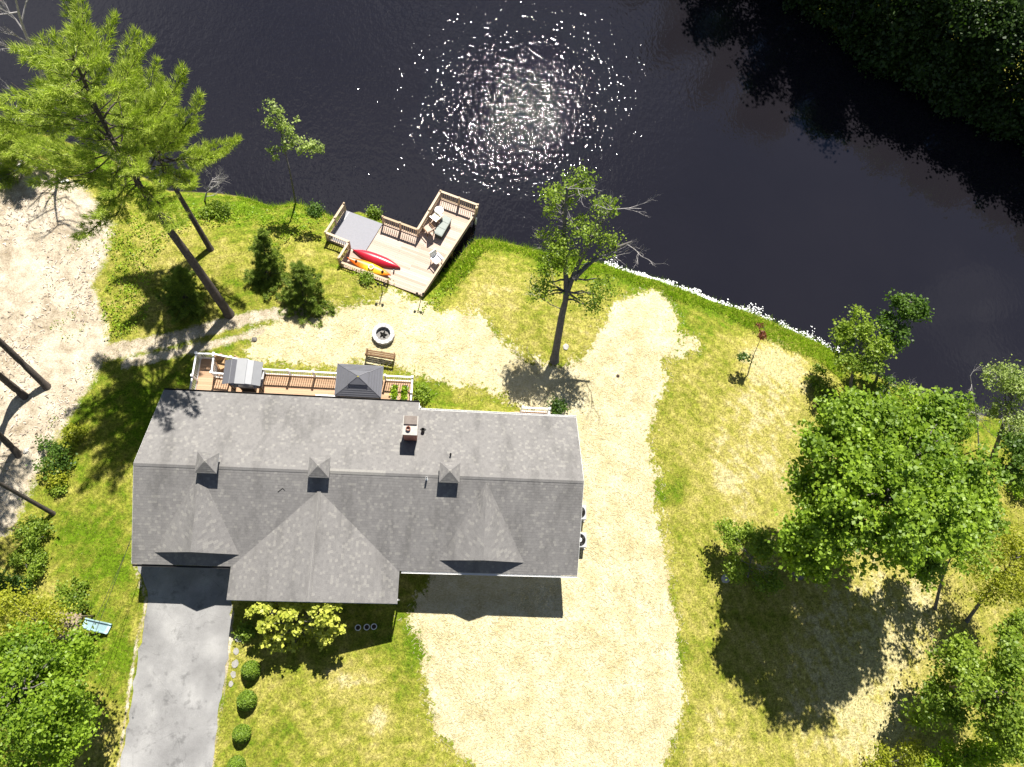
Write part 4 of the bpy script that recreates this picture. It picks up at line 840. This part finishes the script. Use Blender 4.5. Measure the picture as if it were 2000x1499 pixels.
tree('maple_tree', 'huge round bright green maple with a dense crown', 'tree', (1560, 1122), [(1580, 1085, 2.4), (1640, 1040, 5.2), (1700, 985, 8.0), (1740, 940, 10.2)], .3,
     [(1721, 955, 9.0, 4.3, 4.0, 3.1, 680), (1596, 1040, 7.0, 2.0, 1.9, 1.6, 150), (1846, 960, 8.6, 2.2, 2.4, 2.2, 200), (1686, 820, 9.2, 2.6, 1.6, 2.0, 180), (1636, 920, 8.8, 2.0, 2.0, 1.8, 130), (1766, 1085, 7.2, 2.0, 1.2, 1.4, 110), (1800, 835, 9.0, 2.2, 1.5, 1.6, 150)],
     'maple', .5, 52, .19, stems=[[(1552, 1118, .3), (1584, 1060, 3.2), (1640, 985, 6.0), (1660, 900, 8.5)]], limbs=14, inner=.62, up=1.0, fl=.5)
tree('maple_tree', 'slim maple whose thin trunk shows below the huge maple', 'tree', (1829, 1190), [(1834, 1155, 1.2), (1845, 1115, 2.6), (1868, 1070, 4.6)], .11, [(1868, 1065, 4.8, 1.4, 1.3, 1.3, 50), (1890, 1010, 5.8, 1.0, 1.0, .9, 24)], 'green', .5, 46, .17, limbs=8)
tree('locust_tree', 'feathery yellow green tree on the right edge below the maple', 'tree', (1890, 1215), [(1920, 1170, 1.8), (1955, 1125, 3.6), (1985, 1090, 4.8)], .12, [(1945, 1110, 4.0, 1.3, 1.2, .8, 40), (1990, 1060, 4.6, 1.2, 1.2, .8, 34), (1925, 1155, 3.2, .9, .7, .6, 16), (1990, 1150, 3.6, .9, .9, .7, 18)], 'yellowgreen', .6, 60, .11, limbs=8)
tree('shore_tree', 'bright green shrubby tree at the river bank beside the lush grass', 'tree', (1662, 772), [(1664, 735, 1.3), (1675, 695, 2.4), (1685, 655, 3.4)], .12, [(1672, 650, 3.4, 1.0, .9, .8, 34), (1712, 678, 3.0, .9, .8, .7, 28), (1655, 705, 2.3, .9, .7, .7, 26), (1700, 715, 2.2, .9, .8, .6, 22)], 'green', .42, 48, .15, limbs=8)
tree('shore_tree', 'darker shrubby tree leaning out over the river', 'tree', (1712, 748), [(1728, 690, 1.8), (1755, 635, 3.2), (1780, 590, 4.2)], .1, [(1770, 600, 4.0, .8, .8, .7, 30), (1795, 605, 4.0, .6, .6, .6, 18), (1750, 650, 3.2, .8, .8, .6, 22), (1735, 622, 3.4, .5, .5, .5, 10)], 'deep', .4, 46, .16, limbs=8)
tree('willow_tree', 'pale leafy tree with grey bare limbs at the right river edge', 'tree', (1935, 905), [(1950, 860, 1.6), (1965, 810, 3.2), (1985, 755, 4.8)], .16, [(1950, 735, 4.4, .9, .9, .7, 24), (1990, 770, 4.8, 1.1, 1.1, .9, 34), (1960, 800, 3.6, .8, .7, .6, 14), (1995, 830, 4.2, .9, .8, .7, 18)], 'pale_leaf', .45, 44, .12, dead=7, limbs=8, deadlen=1.5)
tree('alder_tree', 'dark green tree on the right edge behind the maple crown', 'tree', (1905, 965), [(1935, 935, 1.6), (1985, 900, 3.6)], .14, [(1990, 880, 3.6, 1.2, 1.2, 1.0, 40), (1975, 925, 2.6, .9, .8, .7, 22)], 'deep', .5, 50, .17, limbs=8)
tree('oak_tree', 'green broadleaf tree filling the lower right corner', 'tree', (1845, 1345), [(1870, 1345, 1.6), (1910, 1348, 3.6), (1950, 1350, 5.6)], .2, [(1890, 1300, 4.2, 1.4, 1.3, 1.1, 60), (1945, 1350, 5.2, 1.9, 1.8, 1.4, 100), (1960, 1270, 4.8, 1.2, 1.1, .9, 40), (1850, 1370, 3.2, 1.1, 1.0, .8, 34), (1985, 1420, 4.8, 1.5, 1.3, 1.1, 56), (1790, 1400, 1.8, .5, .5, .4, 8)], 'green', .55, 56, .17, dead=2, limbs=10)
tree('sumac_shrub', 'feathery bright green shrub at the bottom edge, right of the straw', 'shrub', (1740, 1510), [(1742, 1495, .7), (1745, 1488, 1.2)], .05, [(1730, 1500, 1.2, 1.3, .8, .5, 34), (1790, 1480, 1.3, .9, .7, .5, 24)], 'yellowgreen', .5, 50, .12, limbs=5)
tree('sumac_shrub', 'feathery bright green shrub in the bottom right corner', 'shrub', (1860, 1500), [(1868, 1490, 1.0), (1880, 1480, 2.0)], .07, [(1880, 1470, 2.0, 1.3, .9, .6, 40), (1950, 1460, 2.4, 1.3, .9, .6, 40), (1840, 1495, 1.5, .9, .6, .5, 20)], 'lush', .5, 56, .13, limbs=5)
tree('sapling', 'young sapling with russet top on the right lawn', 'sapling', (1461, 735), [(1470, 700, 1.0), (1483, 668, 1.9), (1494, 642, 2.6)], .035, [(1490, 655, 2.3, .25, .35, .3, 12), (1482, 640, 2.5, .2, .2, .2, 4)], 'redleaf', .2, 20, .11, limbs=5)
tree('sapling', 'small leafy seedling at the foot of the russet sapling', 'sapling', (1447, 728), [(1450, 715, .4), (1452, 703, .9)], .02, [(1455, 698, .9, .4, .3, .2, 9)], 'deep', .22, 22, .12, limbs=3)
tree('lilac_shrub', 'round leafy shrub with pale tips left of the big tree shadow', 'shrub', (1462, 1128), [(1464, 1108, .9), (1468, 1090, 1.6)], .08, [(1438, 1048, 1.7, 1.0, .8, .7, 44), (1488, 1068, 1.9, 1.0, .9, .8, 44), (1440, 1110, 1.0, .7, .7, .6, 24), (1500, 1135, 1.0, .9, .7, .6, 26)], 'green', .36, 46, .13, dead=4, limbs=5, deadlen=.8)
# --- left side masses
tree('beech_tree', 'large dark green tree filling the lower left corner', 'tree', (95, 1420), [(80, 1405, 2.4), (55, 1375, 5.2), (30, 1340, 7.6)], .24, [(60, 1350, 6.4, 2.3, 2.2, 1.6, 150), (30, 1265, 6.4, 1.6, 1.5, 1.3, 70), (110, 1300, 4.6, 1.3, 1.3, 1.0, 56), (60, 1460, 6.0, 1.9, 1.6, 1.3, 90), (115, 1380, 4.4, 1.0, 1.0, .9, 40), (-20, 1400, 7, 2, 2, 1.4, 80)], 'maple', .5, 70, .14, limbs=10)
tree('larch_tree', 'soft yellow green tree overhanging the play platform', 'tree', (100, 1262), [(98, 1250, 1.5), (95, 1232, 3.6)], .1, [(105, 1215, 3.4, 1.0, .7, .7, 30), (70, 1200, 3.6, 1.0, .7, .7, 30), (20, 1190, 3.8, 1.0, .9, .7, 30)], 'yellowgreen', .5, 60, .1, limbs=6)
SHR = [((145, 850), .5, .55, 'yellowgreen', 'bright lime round shrub beside the dirt track'), ((106, 890), .75, .8, 'deep', 'dark leafy shrub beside the dirt track'), ((110, 940), .45, .5, 'yellowgreen', 'small lime shrub below the dark track shrub'), ((112, 960), .3, .3, 'green', 'lowest small shrub of the track row'),
       ((150, 1165), .8, .9, 'green', 'leafy bush on the lawn above the play platform'), ((85, 1050), 1.1, 1.0, 'green', 'broad leafy bush below the thin slanting trunk'), ((50, 1105), 1.0, .9, 'green', 'straggly bush at the lot edge above the lower left tree'), ((20, 1150), .8, .8, 'deep', 'dark bush at the left edge above the lower left tree'),
       ((731, 421), .38, .55, 'green', 'small round bush in the water at the dock notch'), ((716, 549), .34, .5, 'green', 'small green bush below the kayak rail'), ((828, 772), .5, .6, 'green', 'green shrub at the end of the deck'), ((1600, 755), .8, .8, 'green', 'low shrub on the right lawn under the bank trees'), ((1625, 800), .8, .8, 'deep', 'dark low shrub touching the maple crown edge'),
       ((1985, 960), .9, .8, 'lush', 'bright rounded bush on the right edge below the maple'), ((480, 1238), .35, .6, 'green', 'small shaded shrub at the foot of the yellow rhododendron'), ((880, 500), .1, .2, 'lush', 'tiny tuft at the dock bank'), ((615, 415), .45, .5, 'deep', 'dark low bush on the bank left of the grey platform'),
       ((420, 420), .6, .6, 'green', 'green bush between the pine trunks and the river'), ((1990, 1215), .6, .7, 'green', 'green bush on the right edge below the feathery tree'), ((1090, 800), .45, .5, 'deep', 'dark bush beside the back stoop')]
for (bp, rr, hh, mt, lb) in SHR:
    tree('shrub', lb, 'shrub', bp, [(bp[0], bp[1] - 1, hh * .3 + float(gp(*bp).z)), (bp[0], bp[1] - 2, hh * .5 + float(gp(*bp).z))], .03, [(bp[0], bp[1] - 4, hh * .55 + float(gp(*bp).z), rr, rr, hh * .5, int(14 + 34 * rr))], mt, .3, 34, .11, limbs=4)
rb_ = gp(590, 1245)
tree('rhododendron', 'large pale yellow green rhododendron against the front wing', 'shrub', (588, 1238), [(586, 1225, 1.2), (582, 1215, 2.5)], .09, [(518, 1200, 2.9, .85, .65, .5, 18), (573, 1197, 3.0, .9, .6, .5, 18), (627, 1193, 3.3, .8, .65, .65, 20), (556, 1232, 2.2, 1.2, .55, .6, 18), (640, 1230, 2.2, .8, .5, .5, 12), (575, 1250, 1.0, 1.3, .6, .5, 12)], 'rhodo', .24, 38, .2, limbs=12, up=1.0, inner=.85)
for i, (px, py) in enumerate(((492, 1309), (484, 1368), (474, 1432), (464, 1494))):
    b = gp(px, py); t = thing('topiary_bush', 'clipped conical boxwood, %s' % ('nearest the house', 'second from the house', 'third from the house', 'at the bottom edge of the picture')[i], 'topiary', b, 0, 'clipped boxwoods along the driveway')
    rr, hh = (.5, .5, .46, .46)[i], (1.25, 1.2, 1.1, 1.1)[i]; n = 5200; d = unit_rand(n); d[:, 2] = np.abs(d[:, 2]) * 1.0 - .25; zf = np.clip(d[:, 2], -.25, 1)
    C = np.stack([d[:, 0] * rr * (1 - .25 * np.clip(zf, 0, 1)), d[:, 1] * rr * (1 - .25 * np.clip(zf, 0, 1)), .32 + zf * (hh - .32)], 1) * RNG.uniform(.86, 1.04, (n, 1)); bulk('foliage', leaf_quads(C, .07, .3, out=d), 4, M['topi'], t)
    MB().tube([(0, 0, -.1), (0, 0, hh * .7)], [.04, .02], 6).build('stem', M['bark2'], t)
for o in list(bpy.data.objects):
    if o.name.startswith('planter_box'):
        del o['leafy']; C = np.stack([RNG.normal(0, .09, 420), RNG.uniform(-.5, .5, 420), .42 + np.abs(RNG.normal(0, .14, 420))], 1); bulk('plants', leaf_quads(C, .13, .6), 4, M['lush'], o)['kind'] = 'stuff'
# dead shrubs and bare trees
def bare_tree(name, label, base, nodes, r, n, L, lev=4, mat='dead', up=.25, cat='dead tree', group=None, bias=None):
    b, pts = nodes3(base, nodes); t = thing(name, label, cat, b, 0, group); mb = MB(); pp = smooth_path(pts); k = len(pp); mb.tube([p - b for p in pp], [r * (1 - .7 * i / (k - 1)) for i in range(k)], 7, False); mb.build('trunk', M[mat], t, True)
    for i in range(n):
        src = pp[int(k * random.uniform(.3, .999))] - b; d = Vector((random.uniform(-1, 1), random.uniform(-1, 1), random.uniform(0, .9)))
        if bias: d += Vector(bias)
        bm_ = MB(); branch_tree(bm_, src, d.normalized(), L * random.uniform(.7, 1.2), r * .35, lev, .55, up); bm_.build('branch', M[mat], t)
    return t
bare_tree('dead_tree', 'bleached bare shrub spreading over the river below the pines', (398, 392), [(405, 372, .6), (415, 352, 1.2)], .07, 9, .9, 4, bias=(1.1, .3, 0))
bare_tree('dead_tree', 'grey bare tree behind the pine crown at the top left corner', (110, 232), [(75, 130, 5), (42, 45, 8.5), (25, -30, 11)], .13, 9, 1.6, 4)
bare_tree('dead_tree', 'small bare grey snag at the water edge left of the pines', (38, 262), [(35, 225, 1.6), (30, 190, 2.8)], .035, 5, .7, 3)
bare_tree('dead_tree', 'thin bare grey snag beside the pale willow', (1915, 880), [(1908, 820, 1.8), (1895, 735, 4.2)], .05, 7, .6, 3)
# far bank wood
for k, (px, py) in enumerate(((1735, 762), (1775, 778), (1815, 792), (1855, 803), (1895, 815))):
    tree('reed_clump', 'scrubby bank shrub, %s along the shore right of the shrubby trees' % ('first', 'second', 'third', 'fourth', 'fifth')[k], 'shrub', (px, py), [(px, py - 6, .2), (px + 1, py - 12, .6)], .04, [(px, py - 8, .1, .75, .7, .6, 30)], ('deep', 'green', 'pale_leaf', 'deep', 'green')[k], .3, 36, .11, dead=5, limbs=3, deadlen=.6, group='scrub along the right shore')
for k, (px, py) in enumerate(((1545, -5), (1600, 40), (1660, 85), (1715, 128), (1775, 160), (1835, 192), (1900, 226), (1965, 255), (2030, 290), (1480, -60))):
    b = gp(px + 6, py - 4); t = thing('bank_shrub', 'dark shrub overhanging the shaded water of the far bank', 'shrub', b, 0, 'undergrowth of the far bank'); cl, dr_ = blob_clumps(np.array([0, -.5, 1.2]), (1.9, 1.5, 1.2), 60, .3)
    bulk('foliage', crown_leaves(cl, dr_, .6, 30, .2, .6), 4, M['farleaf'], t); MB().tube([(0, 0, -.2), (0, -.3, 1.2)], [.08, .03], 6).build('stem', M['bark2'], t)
fars = []
for k, (px, py, hh, rr) in enumerate(((1430, -120, 14, 2.8), (1530, -75, 14.5, 3.0), (1605, -5, 15, 2.3), (1665, 35, 12.5, 2.8), (1735, 90, 8.5, 2.4), (1800, 128, 8.0, 2.6), (1875, 168, 8.5, 2.6), (1950, 205, 9.0, 2.7), (2030, 245, 9.5, 2.8), (2120, 275, 9.5, 3.0), (2230, 330, 10, 3.0), (1330, -245, 11, 2.8), (1690, -60, 13, 3.0), (1800, 15, 13, 3.2), (1930, 80, 13, 3.4), (2080, 150, 13, 3.4), (1560, -190, 13, 3.2))):
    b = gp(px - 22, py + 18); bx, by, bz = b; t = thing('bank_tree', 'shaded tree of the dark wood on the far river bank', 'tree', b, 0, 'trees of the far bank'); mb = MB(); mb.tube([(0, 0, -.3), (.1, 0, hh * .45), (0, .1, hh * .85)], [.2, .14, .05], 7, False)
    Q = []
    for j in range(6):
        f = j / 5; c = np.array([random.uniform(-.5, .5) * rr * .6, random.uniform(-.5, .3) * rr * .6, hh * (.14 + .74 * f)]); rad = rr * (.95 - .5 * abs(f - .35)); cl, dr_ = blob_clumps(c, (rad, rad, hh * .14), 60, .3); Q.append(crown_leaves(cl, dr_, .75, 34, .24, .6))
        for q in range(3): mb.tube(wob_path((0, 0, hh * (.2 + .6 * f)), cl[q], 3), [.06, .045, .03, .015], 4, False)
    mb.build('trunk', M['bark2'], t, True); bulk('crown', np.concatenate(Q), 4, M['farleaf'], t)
o = MB().tube([(0, 0, -1.2), (0, 0, 1.1)], .04, 7).build('marker_post', M['dead']); o.location = (*at(1899, 188, ZW)[:2], ZW); tag(o, 'thin pale post standing in the shaded water near the far bank', 'post')

# ================================================================== ground cover (uncountable)
def scatter_px(n, test):
    px = RNG.uniform(-60, 2060, n); py = RNG.uniform(230, 1560, n); w_ = CR.T @ np.stack([(px - 1000) / FPX, (749.5 - py) / FPX, np.ones(n)]); t = -CAMH / w_[2]; X, Y = w_[0] * t, w_[1] * t
    k = test(px, py); return X[k], Y[k], px[k], py[k]
def blades(X, Y, Z, ln, wd_, tilt=.8):
    n = len(X); d = unit_rand(n); d[:, 2] = np.abs(d[:, 2]) + tilt; d /= np.linalg.norm(d, axis=1, keepdims=True); a = RNG.uniform(0, 6.28, n); s = np.stack([np.cos(a), np.sin(a), 0 * a], 1) * wd_
    p = np.stack([X, Y, Z - .01], 1); L = (ln * RNG.uniform(.5, 1.3, n))[:, None]; return np.stack([p - s, p + s, p + d * L], 1).reshape(-1, 3)
HB = [(255, 760), (1135, 800), (1135, 1130), (790, 1180), (440, 1180), (250, 1110)]
DRV = [(272, 1100), (452, 1108), (451, 1240), (424, 1420), (412, 1530), (232, 1530), (258, 1350), (290, 1190)]
pts_straw = lambda x, y: sdf(STRAW, x, y); 
X, Y, px, py = scatter_px(330000, lambda x, y: (sdf(STRAW, x, y) < 6) & (sdf(LOT, x, y) < -8) & (sdf(DRV, x, y) < -3) & (sdf(HB, x, y) < 0))
inl = -sdf(WPOLY, X, Y); k = inl > .35; X, Y, px, py, inl = X[k], Y[k], px[k], py[k], inl[k]
tag(bulk('lawn_grass', blades(X, Y, gz(X, Y), .095, .017, .3), 3, M['lawnblade']), 'short sunlit grass blades of the lawn', 'grass', None, 'stuff')
X, Y, px, py = scatter_px(280000, lambda x, y: (sdf(STRAW, x, y) > RNG.normal(4, 13, len(x))) & (sdf(HB, x, y) < 0))
n = len(X); a = RNG.uniform(0, 3.14, n); L = RNG.uniform(.035, .11, n); e = np.stack([np.cos(a), np.sin(a), RNG.normal(0, .12, n)], 1) * L[:, None]; s = np.stack([-np.sin(a), np.cos(a), 0 * a], 1) * .008; p = np.stack([X, Y, gz(X, Y) + RNG.uniform(.005, .04, n)], 1)
tag(bulk('straw_strands', np.stack([p - e - s, p - e + s, p + e + s, p + e - s], 1).reshape(-1, 3), 4, M['strawblade']), 'loose straw strands mulching the seeded strips', 'straw', None, 'stuff')
# tall lush grass along the bank
X, Y, px, py = scatter_px(900000, lambda x, y: ((x > 860) & (x < 1660) & (y > 440) & (y < 760)) | ((x > 380) & (x < 660) & (y > 365) & (y < 440)))
inl = -sdf(WPOLY, X, Y); wdt = 1.15 + .5 * np.sin(X * .9) * .6 + 1.0 * np.clip((px - 1400) / 250, 0, 1); k = (inl > .05) & (inl < np.where(px < 700, .45, wdt)) & (np.abs(px - 1278) > 22 * (py > 548)); X, Y, inl = X[k], Y[k], inl[k]
tag(bulk('bank_grass', blades(X, Y, gz(X, Y), .5, .018, .55), 3, M['lush']), 'tall lush green grass along the near river bank', 'grass', None, 'stuff')
WEED = [[(205, 470), (260, 420), (330, 400), (385, 395), (400, 430), (330, 470), (300, 540), (290, 620), (270, 650), (215, 662), (205, 600), (230, 530)], [(385, 395), (480, 388), (540, 405), (560, 430), (470, 430), (400, 440)], [(660, 512), (770, 552), (765, 566), (655, 528)], [(820, 605), (855, 560), (905, 490), (935, 470), (945, 480), (900, 540), (850, 605)], [(490, 470), (560, 400), (640, 420), (600, 450), (540, 480)]]
Q = []
for wi, wp in enumerate(WEED):
    X, Y, px, py = scatter_px(700000, lambda x, y: sdf(wp, x, y) > -6 * RNG.random(len(x)))
    k = -sdf(WPOLY, X, Y) > .05; X, Y = X[k], Y[k]; cn = np.sin(X * 3.1 + wi) * np.sin(Y * 2.7) + np.sin(X * 7.3) * np.sin(Y * 6.1) * .6; k = cn > RNG.uniform(-1.2, .7, len(cn)); X, Y, cn = X[k], Y[k], cn[k]
    k = RNG.random(len(X)) < .55; X, Y, cn = X[k], Y[k], cn[k]; Q.append(leaf_quads(np.stack([X, Y, gz(X, Y) + RNG.uniform(.02, .3, len(X)) * (1 + .5 * cn)], 1), .1, .8))
tag(bulk('weeds', np.concatenate(Q), 4, M['lush']), 'dense low weeds between the bare lot and the lawn', 'weeds', None, 'stuff')
# sparse weeds on the lot and the straw fringe
X, Y, px, py = scatter_px(300000, lambda x, y: (sdf(LOT, x, y) > -10)); cn = np.sin(X * 1.3 + 2) * np.sin(Y * 1.1) + .7 * np.sin(X * 4.1) * np.sin(Y * 3.7); k = (cn > .75) & (RNG.random(len(X)) < .5) & (px > 100 * (py < 900)) ; X, Y = X[k], Y[k]
tag(bulk('sparse_weeds', leaf_quads(np.stack([X, Y, gz(X, Y) + RNG.uniform(.01, .12, len(X))], 1), .08, .9), 4, M['pale_leaf']), 'sparse pale weeds scattered over the bare lot', 'weeds', None, 'stuff')
# small white flecks afloat at the bank
sh = np.array([p for p, q in zip(near_w, NEAR) if 1160 < q[0] < 1660]); seg = np.linalg.norm(np.diff(sh, axis=0), axis=1); cs = np.concatenate([[0], np.cumsum(seg)]); n = 2900; s = RNG.random(n) * cs[-1]
bx = np.interp(s, cs, sh[:, 0]); by = np.interp(s, cs, sh[:, 1]); f = s / cs[-1]; clus = .5 + .5 * np.sin(s * 2.1) * np.sin(s * .9 + 1); wid = (.05 + .2 * clus ** 2) * (1 + .9 * (f > .45)); gapn = np.sin(s * 1.7 + 2) + np.sin(s * 4.3) * .6; keep = (RNG.random(n) < np.where(f < .5, .9, .3 + .4 * clus)) & (gapn > RNG.uniform(-1.6, -.2, n)); off = RNG.normal(.1, .8, n) * wid
bx += off * .35; by += off * .93; bx, by = bx[keep], by[keep]; n = len(bx); r = RNG.uniform(.02, .06, n); a0 = RNG.uniform(0, 6, n); hx = []
for j in range(6):
    a = a0 + j * math.pi / 3; rr = r * RNG.uniform(.6, 1.2, n); hx.append(np.stack([bx + rr * np.cos(a), by + rr * np.sin(a), np.full(n, ZW + .012) + RNG.uniform(0, .01, n)], 1))
M['foam'] = simple('white_fleck', (.85, .86, .86), .5, .05); tag(bulk('shore_flecks', np.stack(hx, 1).reshape(-1, 3), 6, M['foam']), 'white flecks afloat along the right river bank', 'foam', None, 'stuff')

# wood chips and litter on the bare lot
X, Y, px, py = scatter_px(90000, lambda x, y: (sdf(LOT, x, y) > 4)); k = (np.sin(X * .8) * np.sin(Y * .7 + 1) + .5 * np.sin(X * 2.3) > RNG.uniform(-.6, 1.4, len(X))); X, Y = X[k], Y[k]; n = len(X); a = RNG.uniform(0, 3.14, n); L = RNG.uniform(.03, .14, n) * RNG.random(n) ** .5 + .02; e = np.stack([np.cos(a), np.sin(a), RNG.normal(0, .25, n)], 1) * L[:, None]; sd_ = np.stack([-np.sin(a), np.cos(a), 0 * a], 1) * RNG.uniform(.012, .035, n)[:, None]; p = np.stack([X, Y, gz(X, Y) + RNG.uniform(.01, .05, n)], 1)
M['chip'] = leafmat('wood_chips', (.13, .09, .06), (.62, .54, .45), .05); tag(bulk('wood_chips', np.stack([p - e - sd_, p - e + sd_, p + e + sd_, p + e - sd_], 1).reshape(-1, 3), 4, M['chip']), 'pale wood chips and litter strewn over the bare lot', 'wood chips', None, 'stuff')
